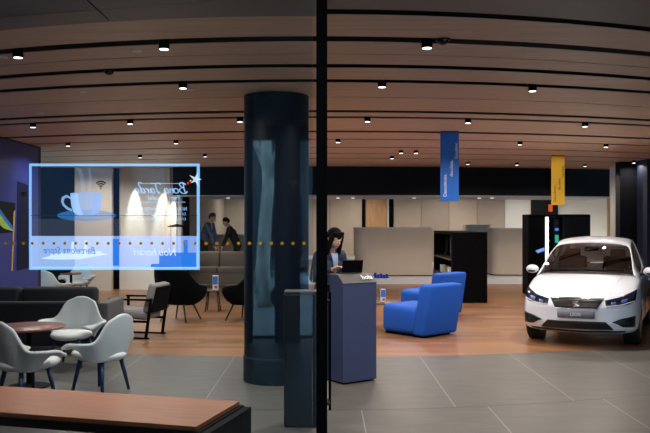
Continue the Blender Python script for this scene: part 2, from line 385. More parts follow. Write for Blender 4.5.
MB().box((-2.2, 0, .04), (4.3, .05, .08)).build('bottom_rail', m['metal_dark'], win)
k = 0
for px in [6, 14, 24] + [33 + 10.85 * i for i in range(26)]:
    u, z = pane_uv(px, 243.3)
    if px > 312: continue
    MB().cyl((-u, -.0085, z), .0105, .002, 20, 'y').build('dot', M_DOT, win)
    k += 1
def wifi(px, py, w):
    u, z = pane_uv(px, py); b = MB(); q = w / 2
    for r in (.28, .56, .84, ):
        rr = r * q * 1.25; pts = [(-u + rr * math.sin(a), -.008, z - q * .5 + rr * math.cos(a)) for a in [R(-48 + 96 * i / 14) for i in range(15)]]
        t = q * .105
        b.grid([[(p[0] * 1 + (s_ * t) * math.sin(R(-48 + 96 * i / 14)), -.0085, p[2] + s_ * t * math.cos(R(-48 + 96 * i / 14))) for i, p in enumerate(pts)] for s_ in (-1, 1)])
    b.cyl((-u, -.0085, z - q * .5), q * .13, .001, 16, 'y')
    b.build('wifi_sticker', m['decal_black'], win)
wifi(101.5, 185, .088); wifi(293.5, 184, .082)
# door post (full height) and the glass door's long pull handle
post = MB().box((0, 0, 1.62), (.068, .11, 3.24)).build('window_post', m['black'], None, loc=on_pane(321.8, 300).xy.to_3d()); struct(post)
hd = thing('door_pull', 'long slim black vertical pull handle beside the dark glass post', 'door handle', (fx(329.8, 5.15), 5.15, 0))
MB().box((0, 0, (fz(292, 5.15) + fz(410, 5.15)) / 2), (.017, .03, fz(292, 5.15) - fz(410, 5.15)), bevel=.003).build('grip', m['black'], hd)
MB().box((-.012, .0, fz(288, 5.15)), (.028, .035, .05), bevel=.003).build('top_cap', m['metal_dark'], hd)
for q in (300, 400): MB().box((-.025, -.055, fz(q, 5.15)), (.05, .13, .014)).build('bracket', m['metal_dark'], hd)

# ------------------------------------------------------------------ a screen's reflection in the glass, built as a glowing film
OFF = .03
DSP = thing('screen_reflection_film', 'glowing film standing in for a screen reflected in the window, coffee cup and mirrored writing', 'screen', P0 - PN * OFF, pane_rz)
def dq(px, py, lift=0.0):
    u, z = pane_uv(px, py, OFF); return Vector((-u, -lift, z))
def dpoly(name, pts, mt, lift, parent=DSP): return MB().poly([dq(x, y, lift) for x, y in pts]).build(name, mt, parent)
f_dark = film('film_dark', (.006, .014, .035, 1), 1, .85); f_low = film('film_low', (.29, .45, .92, 1), 1.0, .55); f_low2 = film('film_low_left', (.43, .60, .98, 1), 1.0, .5)
f_frame = film('film_frame', (.28, .60, 1.0, 1), 1.1, .5); f_white = film('film_white', (.75, .88, 1, 1), 1.0, .3); f_txt = film('film_text', (.36, .60, .95, 1), 1.0, .6)
f_sofa = film('film_sofa', (.0, .19, .82, 1), 1, .12); f_blue = film('film_saucer', (.03, .16, .40, 1), 1, .5); f_steam = film('film_steam', (.06, .08, .16, 1), 1, .95); f_txtd = film('film_text_blue', (.04, .16, .62, 1), 1, .2)
f_table = film('film_table', (.030, .034, .045, 1), 1, .85)
f_cup = film('film_cup', (.22, .36, .66, 1), 1, .45); f_cup2 = film('film_cup_light', (.30, .48, .80, 1), 1, .5)
bx0, bx1, by0, by1 = 31.2, 198, 165.3, 268.3
dpoly('picture_panel', [(bx0, by0), (121, by0), (121, 236), (bx0, 236)], f_dark, .001)
dpoly('picture_table', [(bx0, 219), (121, 219), (121, 236), (bx0, 236)], f_table, .003)
dpoly('caption_panel', [(bx0, 236), (114, 236), (114, by1), (bx0, by1)], f_low2, .001)
dpoly('hours_panel', [(114, 236), (bx1, 236), (bx1, by1), (114, by1)], f_low, .001)
fb = MB()
for (x0, y0, x1, y1) in ((29.5, 163.6, 200, 166.2), (29.5, 266.8, 200, 269.8), (29.5, 166.2, 32.0, 266.8), (197, 166.2, 200, 266.8)):
    fb.poly([dq(x0, y0, .004), dq(x1, y0, .004), dq(x1, y1, .004), dq(x0, y1, .004)])
fb.build('reflected_border', f_frame, DSP)
# blue sofa picture, blue strips
def rrect(x0, y0, x1, y1, r, cs=(1, 1, 1, 1), n=5):
    out = []
    for i, (cx, cy, a) in enumerate(((x1 - r, y0 + r, -90), (x1 - r, y1 - r, 0), (x0 + r, y1 - r, 90), (x0 + r, y0 + r, 180))):
        if not cs[i]: out.append(((x1, y0), (x1, y1), (x0, y1), (x0, y0))[i]); continue
        for k in range(n + 1):
            q = R(a + 90 * k / n); out.append((cx + r * math.cos(q), cy + r * math.sin(q)))
    return out
dpoly('sofa_picture', rrect(159.5, 252.5, 196.5, 267, 4, (0, 0, 0, 1)), f_sofa, .005)
dpoly('sofa_picture', rrect(151, 263.8, 160.5, 267, 2, (0, 0, 0, 1)), f_sofa, .005)
dpoly('blue_strip', [(113.2, 239), (119.5, 239), (119.5, 265.5), (113.2, 265.5)], f_sofa, .005)
dpoly('blue_strip', [(184, 240), (188, 240), (188, 252.5), (184, 252.5)], f_sofa, .005)
# cup, saucer, handle, steam
def ell(cx, cy, rx, ry, n=28): return [(cx + rx * math.cos(2 * PI * k / n), cy + ry * math.sin(2 * PI * k / n)) for k in range(n)]
dpoly('saucer_picture', ell(87, 215.5, 29.5, 5.6), f_blue, .006)
dpoly('cup_picture', [(71, 193.5)] + [(71.3, 199), (72, 206), (74, 212), (79, 215.5), (94, 215.5), (99.5, 212), (101.5, 206), (102.4, 199), (102.7, 193.5)] + [(87 + 15.8 * math.cos(R(a)), 193.5 - 1.6 * math.sin(R(a))) for a in range(10, 180, 17)], f_cup, .007)
dpoly('cup_picture', [(71, 193.5), (71.3, 199), (72, 206), (74, 212), (79, 215.5), (84, 215.5), (80, 206), (78.5, 193.5)], f_cup2, .008)
dpoly('cup_picture', [(95, 193.5), (102.7, 193.5), (102.4, 199), (101.5, 206), (99.5, 212), (94, 215.5), (92, 215.5)], f_cup, .008)
hb = MB()
hp = [(71.6, 197.2), (67, 194.8), (62.6, 197), (61.6, 201.5), (63.5, 206), (68, 209.8), (72.6, 211.5)]
hi = [(71.6, 199.6), (67.5, 197.3), (64.8, 199), (64.2, 202), (65.8, 205), (69.5, 207.8), (72.6, 209)]
hb.grid([[dq(x, y, .0075) for x, y in hp], [dq(x, y, .0075) for x, y in hi]]); hb.build('cup_picture', f_cup2, DSP)
for pts in (([(80, 169), (82.5, 179), (84, 192)], 2.0), ([(90, 168), (91, 180), (89.5, 192)], 1.4)):
    dpoly('steam_picture', [(x - pts[1], y) for x, y in pts[0]] + [(x + pts[1], y) for x, y in reversed(pts[0])], f_steam, .006)
# skyline drawing over the caption
sk = [(41, 258.2), (50, 256.2), (52, 253.5), (54.5, 255.2), (57, 252.6), (59, 255.2), (61.5, 251.5), (64, 254), (66.5, 251), (69, 253.6), (71.5, 250.5), (72.0, 242), (74.2, 241.6), (74.8, 251), (78, 252.6), (81, 251.3), (84.6, 252), (85.2, 240.6), (87.4, 240), (88, 252), (95, 251.6), (101, 251.0), (103, 253.0), (109.5, 254.0), (101, 255.6), (92, 257.2), (80, 259.2), (62, 259.6), (47, 259.2)]
dpoly('skyline_drawing', sk, f_white, .007)
MIR = Matrix.Scale(-1, 4, (1, 0, 0))
def dtext(body, name, px, py, w_px, mt, size_px, shear=0, bold=0.0, sx=None):
    o = dq(px, py, .009); s = (dq(px + 1, py) - dq(px, py)).length
    sz = size_px * s * 1.0
    t = text(body, name, mt, sz, DSP, None, shear, ext=0, bold=bold * sz)
    xs = [v.co.x for v in t.data.vertices]; wv = max(xs) - min(xs)
    k = w_px * s / wv
    t.data.transform(Matrix.Translation(o) @ Matrix.Rotation(R(90), 4, 'X') @ Matrix.Scale(k, 4, (1, 0, 0)) @ MIR @ Matrix.Translation((-(max(xs) + min(xs)) / 2, 0, 0)))
    return t
GLY = {'B': (.72, [[(.12, .95), (.16, .5), (.08, .0)], [(-.08, .80), (.25, 1.04), (.52, .86), (.36, .60), (.15, .53), (.5, .46), (.6, .2), (.3, -.04), (0, .03), (-.12, .2)]]),
       'o': (.48, [[(.25, .45), (.05, .35), (.05, .1), (.25, .0), (.42, .15), (.38, .38), (.22, .45), (.5, .36)]]),
       'n': (.47, [[(0, .42), (.05, .0)], [(.05, .2), (.2, .43), (.32, .38), (.33, .05), (.47, .05)]]),
       'a': (.58, [[(.38, .38), (.2, .46), (.04, .25), (.1, .02), (.25, .05), (.38, .38), (.38, .08), (.52, .04)]]),
       'T': (.52, [[(-.15, .80), (.1, .98), (.4, .92), (.75, .98)], [(.35, .93), (.32, .4), (.22, .0), (.05, .08)]]),
       'r': (.36, [[(0, .42), (.05, .0)], [(.05, .2), (.15, .4), (.32, .42)]]),
       'd': (.58, [[(.38, .38), (.2, .46), (.04, .25), (.1, .02), (.25, .05), (.38, .38)], [(.2, .98), (.45, 1.05), (.52, .85), (.40, .5), (.38, .08), (.52, .04)]])}
def script_line(body, px_right, base, hpx, thick):
    b = MB(); cx_ = 0
    for chx in body:
        if chx == ' ': cx_ += .22; continue
        w_, strokes = GLY[chx]
        for st_ in strokes:
            p = [Vector((x + cx_ + .18 * y_, y_)) for x, y_ in st_]; q = [p[0]] + p + [p[-1]]; out = []
            for i in range(1, len(q) - 2):
                for k_ in range(5):
                    t = k_ / 5; a0, a1, a2, a3 = q[i - 1], q[i], q[i + 1], q[i + 2]
                    out.append(.5 * ((2 * a1) + (a2 - a0) * t + (2 * a0 - 5 * a1 + 4 * a2 - a3) * t * t + (3 * a1 - a0 - 3 * a2 + a3) * t ** 3))
            out.append(p[-1]); l_, r_ = [], []
            for i, o_ in enumerate(out):
                d_ = (out[min(i + 1, len(out) - 1)] - out[max(i - 1, 0)])
                d_ = d_.normalized() if d_.length > 1e-6 else Vector((1, 0)); n_ = Vector((-d_.y, d_.x)) * thick * (.7 + .5 * abs(d_.y))
                for L_, sg in ((l_, 1), (r_, -1)):
                    v_ = o_ + n_ * sg; L_.append(dq(px_right - v_.x * hpx, base - v_.y * hpx, .009))
            b.grid([l_, r_])
        cx_ += w_
    return b.build('greeting_text', f_txt, DSP)
script_line('Bona Tarda', 187, 193.2, 10.4, .05)
dtext('Fem un cafè?', 'greeting_text', 164, 198, 32, f_txt, 6.2, 0, .01)
dtext('NOU HORARI ININTERROMPUT', 'hours_text', 157, 209.2, 60, f_txt, 4.4, 0, .012)
dtext('DE DILLUNS A DIJOUS DE 8.15 A 18.30', 'hours_text', 156, 214.2, 60, f_txt, 3.2)
dtext('DIVENDRES DE 8.15 A 14.30 H', 'hours_text', 156, 219.2, 60, f_txt, 3.2)
dtext('Nou horari', 'hours_text', 155, 252.3, 43, f_white, 9.5, .25, .006)
dtext('Barcelona Store', 'caption_text', 70, 250.6, 52, f_txtd, 8.5, .3, .006)
for yy in (183.3, 201.8): dpoly('greeting_rule', [(140, yy), (186, yy), (186, yy + .6), (140, yy + .6)], f_txt, .009)
dpoly('horizontal_seam', [(bx0, 215.2), (bx1, 215.2), (bx1, 216.0), (bx0, 216.0)], film('film_seam', (0.006, .02, .03, 1), 1, .55), .010)
# star emblem: white star, red and yellow dots; a small white one below
def star(px, py, r, rot, name='star_emblem'):
    pts = []
    for k in range(10):
        a = R(rot + 36 * k); rr = (r * (1.15 if k % 4 == 0 else .9)) if k % 2 == 0 else r * .33
        pts.append((px + rr * math.sin(a), py - rr * math.cos(a)))
    return dpoly(name, pts, f_white, .011)
star(196.5, 179.5, 6.8, 16)
dpoly('star_emblem', [(188.8 + x, 183.2 + y) for x, y in ell(0, 0, 1.2, 1.4, 14)], film('film_red', (.7, .03, .05, 1), 1, .1), .012)
dpoly('star_emblem', [(191.4 + x, 181.0 + y) for x, y in ell(0, 0, 1.0, 1.1, 14)], film('film_yellow', (.8, .5, .03, 1), 1, .1), .012)
star(156, 216, 4.2, -8, 'small_star_emblem')

# ------------------------------------------------------------------ bench by the window
ZB = .45
A_ = Vector((-.65, 5.24)); B_ = Vector((-.64, 6.03)); Cc = Vector((-2.68, 6.59)); D_ = Vector((-2.32, 5.71))
bd = (Cc - B_).normalized(); bn = Vector((bd.y, -bd.x)); bn = bn if bn.y < 0 else -bn
b_rz = math.atan2(-bd.y, -bd.x)
bench = thing('window_bench', 'long low bench with warm wooden top and black frame behind the glass', 'bench', (B_.x, B_.y, 0), b_rz)
BL, BW = 3.4, .78
spl = -2.08
MB().box(((spl - .004) / 2, -BW / 2, ZB - .015), (-spl - .004, BW, .03)).build('bench_top', m['bench_wood'], bench, mods=[BEV(.003)])
MB().box(((spl - BL) / 2, -BW / 2, ZB - .015), (BL + spl - .004, BW, .03)).build('bench_top', m['bench_wood'], bench, mods=[BEV(.003)])
MB().box((-BL / 2 + .012, -BW / 2 - .004, ZB - .06), (BL + .03, BW + .03, .06)).build('frame', m['black'], bench)
MB().box((.05, -BW / 2, .205), (.075, BW + .02, .41)).build('end_panel', m['black'], bench, mods=[BEV(.004)])
MB().box((-2.35, -BW / 2 + .02, .2), (.5, BW - .1, .39)).build('support_box', m['black'], bench)

# ------------------------------------------------------------------ dark column and pedestal behind the glass
cY = 8.78 + .37; cX = fx(276.5, cY)
colm = thing('column', 'round glossy dark navy column left of the door post', 'column', (cX, cY, 0)); colm['kind'] = 'thing'
MB().cyl((0, 0, .14), .378, .28, 64).build('base_skirting', m['navy_column'], colm, smooth='auto', mods=[BEV(.006)])
MB().cyl((0, 0, .28 + (3.235 - .28) / 2), .368, 3.235 - .28, 64).build('shaft', m['navy_column'], colm, smooth='auto')
MB().cyl((0, 0, .285), .374, .012, 64).build('trim_ring', m['metal_dark'], colm, smooth='auto')
Yp = 7.0
ped = thing('pedestal', 'dark rectangular pedestal in front of the round column', 'pedestal', (fx(300.5, Yp), Yp + .1, 0))
hz = fz(291, Yp)
MB().box((0, 0, hz / 2 - .01), (.295, .2, hz - .02)).build('body', m['pedestal'], ped, mods=[BEV(.02, 4)])
MB().box((0, 0, hz - .012), (.29, .2, .02), bevel=.008).build('top_cap', m['desk_top'], ped)

# ------------------------------------------------------------------ reception desk, laptop
dk_rz = math.atan2(.26, .385)
ex = Vector((math.cos(dk_rz), math.sin(dk_rz), 0)); ey = Vector((-math.sin(dk_rz), math.cos(dk_rz), 0))
dkc = Vector((.2, 8.83, 0)) + ex * .2325 + ey * .19
desk = thing('reception_desk', 'slim upright navy welcome desk with hola on its sloping grey top', 'desk', dkc, dk_rz)
W2, D2, ZF, ZK, CH = .2325, .19, 1.115, 1.21, .10
prof = [(-D2, .02), (D2, .02), (D2, ZK - .012), (-D2 + CH, ZK - .012), (-D2, ZF)]
MB().loft([[(x, y_, z_) for y_, z_ in prof] for x in (-W2, W2)]).build('body', m['desk_navy'], desk, mods=[BEV(.004)])
MB().box((0, 0, .01), (.42, .33, .02)).build('plinth', m['black'], desk)
sl = math.atan2(ZK - ZF, CH)
prof2 = [(-D2 - .003, ZF), (-D2 + CH, ZK - .011), (D2 + .003, ZK - .011), (D2 + .003, ZK), (-D2 + CH - .004, ZK), (-D2 - .007, ZF + .004)]
MB().loft([[(x, y_, z_) for y_, z_ in prof2] for x in (-W2 - .003, W2 + .003)]).build('sloping_top', m['desk_top'], desk)
text('hola', 'lettering', m['print_white'], .088, desk, Matrix.Translation((.122, -D2 + CH * .5 - .013, (ZF + ZK) / 2 + .012)) @ Matrix.Rotation(sl, 4, 'X'), bold=.0014, ext=.002)
lp = thing('laptop', 'dark open laptop seen from behind on the navy desk', 'laptop', dkc + ex * .03 + ey * .03 + Vector((0, 0, ZK + .001)), dk_rz - R(14))
MB().box((0, .05, .008), (.25, .14, .014), bevel=.004).build('keyboard_base', m['metal_dark'], lp)
MB().box((.01, -.03, .08), (.25, .01, .15), (R(14), 0, 0), bevel=.003).build('screen_lid', m['black'], lp)

# ------------------------------------------------------------------ people
def capsule(bmb, p0, r0, p1, r1, n=14):
    p0, p1 = Vector(p0), Vector(p1); d = p1 - p0; L = d.length
    if L < 1e-6: bmb.sphere(p0, r0, n=n); return
    t = d / L; pts = []; rr = []
    for a in (-80, -55, -30, 0): pts.append(p0 + t * r0 * math.sin(R(a))); rr.append(r0 * math.cos(R(a)))
    for a in (0, 30, 55, 80): pts.append(p1 + t * r1 * math.sin(R(a))); rr.append(r1 * math.cos(R(a)))
    up = t.orthogonal().normalized(); w = t.cross(up)
    bmb.rings([[p + (up * math.cos(2 * PI * k / n) + w * math.sin(2 * PI * k / n)) * q for k in range(n)] for p, q in zip(pts, rr)])
def flesh(name, segs, mt, parent, vox=.010, extra=None, smooth_it=6):
    b = MB()
    for s_ in segs: capsule(b, *s_)
    if extra: extra(b)
    o = b.build(name, mt, parent)
    md = o.modifiers.new('re', 'REMESH'); md.mode = 'VOXEL'; md.voxel_size = vox
    if smooth_it:
        ms = o.modifiers.new('sm', 'SMOOTH'); ms.iterations = smooth_it; ms.factor = .5
    bake(o)
    for p in o.data.polygons: p.use_smooth = True
    return o
def person(label, loc, rz, bend=.0, head_tilt=.2, arm_t=None, jacket='suit_navy', shirt='blouse', trousers='cloth_black', hair='hair_dark', long_hair=False, k=1.0, side=0.0):
    """standing figure facing local -y; bend = forward lean of the trunk in radians; arm_t = wrist targets (left, right) or None"""
    P = thing('person', label, 'person', loc, rz)
    hip = Vector((0, .04, .90 * k)); hw = .085 * k
    fwd = lambda a: Vector((0, -math.sin(a), math.cos(a)))
    t = fwd(bend); waist = hip + t * .16 * k; chest = hip + t * .38 * k; sh = hip + t * .52 * k; neck = hip + t * .58 * k
    ht = fwd(bend * .55 + head_tilt); head = neck + ht * .155 * k
    sx = Vector((1, 0, 0)); sw = .175 * k
    body = []; jk = []; tr = []
    feet = [Vector((s_ * .10 * k, .03, .0)) for s_ in (-1, 1)]
    for s_, ft in zip((-1, 1), feet):
        H = hip + sx * s_ * hw; K_ = Vector((s_ * .10 * k, .0, .49 * k)); An = ft + Vector((0, .02, .09 * k))
        body += [(H, .085 * k, K_, .055 * k), (K_, .052 * k, An, .035 * k)]
        tr += [(H + Vector((0, 0, .02)), .096 * k, K_, .068 * k), (K_, .066 * k, An + Vector((0, 0, -.02)), .055 * k)]
    body += [(hip - sx * hw * .6, .095 * k, hip + sx * hw * .6, .095 * k), (hip, .11 * k, waist, .105 * k), (waist, .105 * k, chest, .12 * k), (chest - sx * .06, .11 * k, chest + sx * .06, .11 * k), (sh - sx * sw * .75, .06 * k, sh + sx * sw * .75, .06 * k), (sh, .06 * k, neck + ht * .05, .046 * k)]
    tr += [(hip - sx * hw * .6, .108 * k, hip + sx * hw * .6, .108 * k), (hip, .118 * k, hip + t * .1, .115 * k)]
    jk += [(hip + t * .0 - sx * .05, .118 * k, hip - t * .0 + sx * .05, .118 * k), (hip, .13 * k, waist, .118 * k), (waist, .118 * k, chest, .132 * k), (chest - sx * .07, .12 * k, chest + sx * .07, .12 * k), (sh - sx * sw * .8, .07 * k, sh + sx * sw * .8, .07 * k)]
    hands = []
    for i, s_ in enumerate((-1, 1)):
        S_ = sh + sx * s_ * sw
        if arm_t and arm_t[i] is not None:
            Wt = Vector(arm_t[i]); d = Wt - S_; L = d.length; mid = (S_ + Wt) / 2; h = math.sqrt(max(.0, (.275 * k) ** 2 - (L / 2) ** 2))
            dn = d.normalized(); dr = Vector((s_ * .35, .3, -.9)); dr = (dr - dn * dr.dot(dn)).normalized(); E_ = mid + dr * h
        else:
            E_ = S_ + Vector((s_ * .05, .02, -.29 * k)); Wt = E_ + Vector((0, -.06, -.25 * k))
        body += [(S_, .052 * k, E_, .040 * k), (E_, .040 * k, Wt, .027 * k)]
        jk += [(S_, .066 * k, E_, .053 * k), (E_, .053 * k, Wt - (Wt - E_).normalized() * .03, .040 * k)]
        hands.append((Wt, (Wt - E_).normalized(), s_))
    # head and neck
    hx = ht; hy = Vector((0, -hx.z, hx.y)).normalized() ; hy = hy if hy.y < 0 else -hy     # hy: where the face looks
    side_v = Vector((1, 0, 0))
    def hp_(x, y_, z): return head + side_v * x * k + hy * y_ * k + hx * z * k
    def head_extra(b):
        for (x, y_, z, r_, sc) in ((0, .0, .03, .088, 1), (0, .03, -.03, .066, 1), (0, .055, -.065, .036, 1)):
            b.sphere(hp_(x, y_, z), r_ * k, n=18)
        b.tube([hp_(0, .088, .02), hp_(0, .104, -.01), hp_(0, .108, -.022)], [.008 * k, .012 * k, .014 * k], 8)
        for s_ in (-1, 1):
            b.sphere(hp_(s_ * .082, -.005, 0), .024 * k, (.45, .8, 1), 10)
        b.tube([hp_(-.022, .086, -.052), hp_(.022, .086, -.052)], .010 * k, 8)
        for Wt, dr, s_ in hands:        # palms
            up = dr.orthogonal().normalized(); sd = Vector((1, 0, 0)); sd = (sd - dr * sd.dot(dr)).normalized()
            capsule(b, Wt, .024 * k, Wt + dr * .06 * k, .030 * k)
            capsule(b, Wt + dr * .05 * k - sd * .02 * k, .018 * k, Wt + dr * .05 * k + sd * .02 * k, .018 * k)
            nrm = dr.cross(sd).normalized(); nrm = nrm if nrm.z < 0 else -nrm
            for q, ln in zip((-1.5, -.5, .5, 1.5), (.066, .08, .075, .058)):
                base = Wt + dr * .075 * k + sd * q * .019 * k
                k1 = base + (dr * .9 + sd * q * .05 + nrm * .25).normalized() * ln * .55 * k
                capsule(b, base, .0092 * k, k1, .0086 * k, 8); capsule(b, k1, .0086 * k, k1 + (dr * .7 + nrm * .7).normalized() * ln * .5 * k, .0078 * k, 8)
            tb = Wt + dr * .025 * k - sd * s_ * .026 * k
            t1 = tb + (dr * .6 - sd * s_ * .7).normalized() * .04 * k
            capsule(b, tb, .012 * k, t1, .0105 * k, 8); capsule(b, t1, .0105 * k, t1 + (dr * .9 - sd * s_ * .2).normalized() * .03 * k, .009 * k, 8)
    flesh('body', body, m['skin'], P, .0065, head_extra, 2)
    jo = flesh('jacket', jk, m[jacket], P, .011)
    flesh('trousers', tr, m[trousers], P, .011)
    MB().grid([[Vector(sh + sx * x * .05 * w_ + fwd(bend) * dz + Vector((0, -1, 0)) * dy) for x in (-1, -.5, 0, .5, 1)] for w_, dz, dy in ((1.0, .03, .072), (.8, -.07, .118), (.5, -.16, .142), (.12, -.26, .146))]).build('shirt_front', m[shirt], P, smooth=True, mods=[SOL(.01)])
    for s_ in (-1, 1):
        eye = MB().sphere(hp_(s_ * .031, .076, .008), .0105 * k, n=10).build('eye', m['white'], P, smooth=True)
        MB().sphere(hp_(s_ * .031, .0835, .007), .0065 * k, n=8).build('pupil', m['black'], eye, smooth=True)
    MB().tube([hp_(-.02, .097, -.052), hp_(0, .101, -.051), hp_(.02, .097, -.052)], .0045 * k, 6).build('mouth', m['item_red'], P, smooth=True)
    def hair_extra(b):
        b.sphere(hp_(0, -.014, .043), .094 * k, n=20)
        if long_hair:
            b.sphere(hp_(0, -.045, -.02), .092 * k, n=16)
            for s_ in (-1, 1):
                capsule(b, hp_(s_ * .074, .035, .04), .030 * k, hp_(s_ * .090, .045, -.17), .030 * k); capsule(b, hp_(s_ * .06, -.05, 0), .04 * k, hp_(s_ * .085, -.04, -.2), .035 * k)
            for q in range(-3, 4): capsule(b, hp_(q * .019, .055, .09), .022 * k, hp_(q * .020, .082 - .004 * q * q, .030), .009 * k)
        else:
            b.sphere(hp_(0, -.05, .0), .07 * k, n=14)
    flesh('hair', [], m[hair], P, .008, hair_extra, 3)
    for ft in feet:
        MB().tube([ft + Vector((0, .07, .045)), ft + Vector((0, .02, .05)), ft + Vector((0, -.08, .036)), ft + Vector((0, -.15, .026))], [.034, .044, .043, .022], 12).build('shoe', m['black_gloss'], P, smooth=True)
    return P
wl = dkc + ey * .56 + ex * .03
w_rz = dk_rz
person('woman with long dark hair in a navy blazer standing behind the welcome desk', (wl.x, wl.y, 0), w_rz + R(6), bend=.26, head_tilt=.28, arm_t=((-.16, -.33, 1.25), (.15, -.33, 1.255)), long_hair=True, k=1.0)
person('grey-haired man in a dark suit leaning forward beyond the brown sofa', (fx(204, 24.2), 24.2, .15), R(72), bend=.38, head_tilt=.25, arm_t=((-.12, -.42, .92), (.14, -.40, .92)), jacket='suit_blue_grey', hair='hair_grey', k=1.13)
person('dark-haired person in black clothes bending over opposite the grey-haired man', (fx(236, 24.3), 24.3, .15), R(-75), bend=.42, head_tilt=.35, arm_t=((-.14, -.40, .92), (.12, -.42, .92)), jacket='cloth_black', shirt='cloth_black', hair='hair_dark', k=1.06)

# ------------------------------------------------------------------ white shell chairs and wooden table
def sstep(a, b_, x): t = max(0, min(1, (x - a) / (b_ - a))); return t * t * (3 - 2 * t)
def shell_chair(label, loc, rz, group):
    """facing local +y"""
    c = thing('shell_armchair', label, 'chair', loc, rz, group)
    rows = []; NA = 40
    for t in [i / 12 for i in range(13)]:
        row = []
        for i in range(NA + 1):
            a = R(-128 + 256 * i / NA); aa = abs(math.degrees(a))
            zr = .84 - .05 * sstep(8, 36, aa) - .23 * sstep(33, 64, aa) - .01 * sstep(76, 105, aa) - .07 * sstep(100, 128, aa)
            z0 = .345 + .15 * sstep(72, 112, aa)
            z = z0 + (zr - z0) * t
            rs = .20 + .05 * math.sin(PI * min(1, aa / 90) / 2)
            rr = rs + (.075 + .085 * sstep(45, 85, aa)) * t ** 1.5 + .02 * math.sin(PI * t)
            w_pinch = 1 - .10 * math.sin(PI * t) * sstep(25, 55, aa) * (1 - sstep(60, 100, aa))
            row.append((rr * w_pinch * math.sin(a) * 1.06, -rr * math.cos(a) + .02, z))
        rows.append(row)
    MB().grid(rows).build('shell', m['white_shell'], c, smooth=True, mods=[SOL(.035), SUB(1)])
    b = MB(); b.lathe([(.02, .335), (.19, .34), (.235, .37), (.245, .40), (.225, .425), (.12, .435), (.01, .436)], (0, 0, 0), 32)
    for v in b.bm.verts:
        if v.co.y > 0: v.co.y *= 1.55
    b.build('seat', m['white_pad'], c, smooth=True)
    for sx_ in (-1, 1):
        for sy_ in (-1, 1):
            MB().tube([(sx_ * .15, sy_ * .14 + .03, .36), (sx_ * .215, sy_ * .20 + .03, 0)], [.026, .015], 12).build('leg', m['leg_reflected_blue'], c, smooth=True)
    MB().box((0, .03, .34), (.32, .30, .018), bevel=.006).build('seat_frame', m['leg_reflected_blue'], c)
    return c
def cdir(frm, to): d = Vector(to) - Vector(frm); return math.atan2(-d.x, d.y)
tc = (fx(29, 8.75), 8.75)
c1 = (fx(24, 7.95), 7.95, 0); c2 = (fx(103, 8.5), 8.5, 0); c3 = (fx(73, 10.1), 10.1, 0)
GW = 'white shell chairs around the round tables'
ch = shell_chair('white shell armchair nearest the wooden bench, its back to the window', c1, R(-40), GW)
again(ch, c2, R(66), 'white shell armchair seen from the side at right of the wooden table')
again(ch, c3, R(172), 'white shell armchair facing the window, backed by the charcoal sofa')
again(ch, (fx(78, 18.6), 18.6, 0), R(170), 'small white shell armchair beyond the charcoal sofa, facing the window')
again(ch, (fx(50, 16.3), 16.3, 0), R(-14), 'white shell armchair turned away beyond the charcoal sofa, by the blue wall')
def round_table(label, loc, r, h, mt, legm, group=None, four=False, name='round_table'):
    t = thing(name, label, 'table', loc, 0, group)
    MB().lathe([(r - .01, h - .025), (r, h - .015), (r, h - .004), (r - .006, h)], n=48).build('tabletop', mt, t, smooth='auto')
    if four:
        for a in range(4):
            q = R(45 + 90 * a); MB().tube([(r * .55 * math.cos(q), r * .55 * math.sin(q), h - .02), (r * .8 * math.cos(q), r * .8 * math.sin(q), 0)], .014, 8).build('leg', legm, t, smooth=True)
    else:
        MB().tube([(0, 0, h - .02), (0, 0, .02)], .028, 16).build('pole', legm, t, smooth=True)
        MB().lathe([(.22, 0), (.22, .012), (.05, .03), (.03, .04)], n=32).build('base', legm, t, smooth='auto')
    return t
round_table('round reddish-brown cafe table among the three white chairs', tc + (0,), .385, .665, m['table_wood'], m['black'])
round_table('small round cafe table between white chairs beyond the sofa', (fx(71, 17.2), 17.2, 0), .22, .70, m['table_wood'], m['black'])

# ------------------------------------------------------------------ charcoal sofa seen from behind
sf = thing('sofa', 'charcoal sofa seen from behind with its lit end arm painted light grey', 'sofa', (0, 0, 0))
sx1 = fx(107, 10.95); sx0 = sx1 - 2.35; sy0, sy1 = 10.9, 11.75
MB().box(((sx0 + sx1) / 2, (sy0 + sy1) / 2, .24), (sx1 - sx0 - .04, sy1 - sy0, .28), bevel=.03).build('base', m['sofa_dark'], sf)
MB().box(((sx0 + sx1) / 2 - .05, sy0 + .09, .41), (sx1 - sx0 - .12, .16, .60), bevel=.03).build('back_frame', m['sofa_dark'], sf)
half = (sx1 - sx0 - .25) / 2
for i in range(2):
    xc = sx0 + .06 + half * (i + .5) + (0 if i == 0 else .012)
    MB().box((xc, sy0 + .24, .66), (half - .012, .2, .48), (R(-8), 0, 0), bevel=.06, seg=4).build('back_cushion', m['sofa_dark'], sf, smooth='auto')
    MB().box((xc, sy0 + .56, .42), (half - .012, .58, .16), bevel=.05, seg=4).build('seat_cushion', m['sofa_dark'], sf, smooth='auto')
MB().box((sx1 - .05, (sy0 + sy1) / 2 + .02, .40), (.15, sy1 - sy0 + .03, .60), bevel=.025, seg=3).build('arm', m['sofa_lit_grey'], sf, smooth='auto')  # light on the arm put into a lighter copy of the sofa fabric
for x in (sx0 + .1, sx1 - .1):
    for yy in (sy0 + .08, sy1 - .08): MB().box((x, yy, .05), (.04, .04, .1)).build('leg', m['black'], sf)

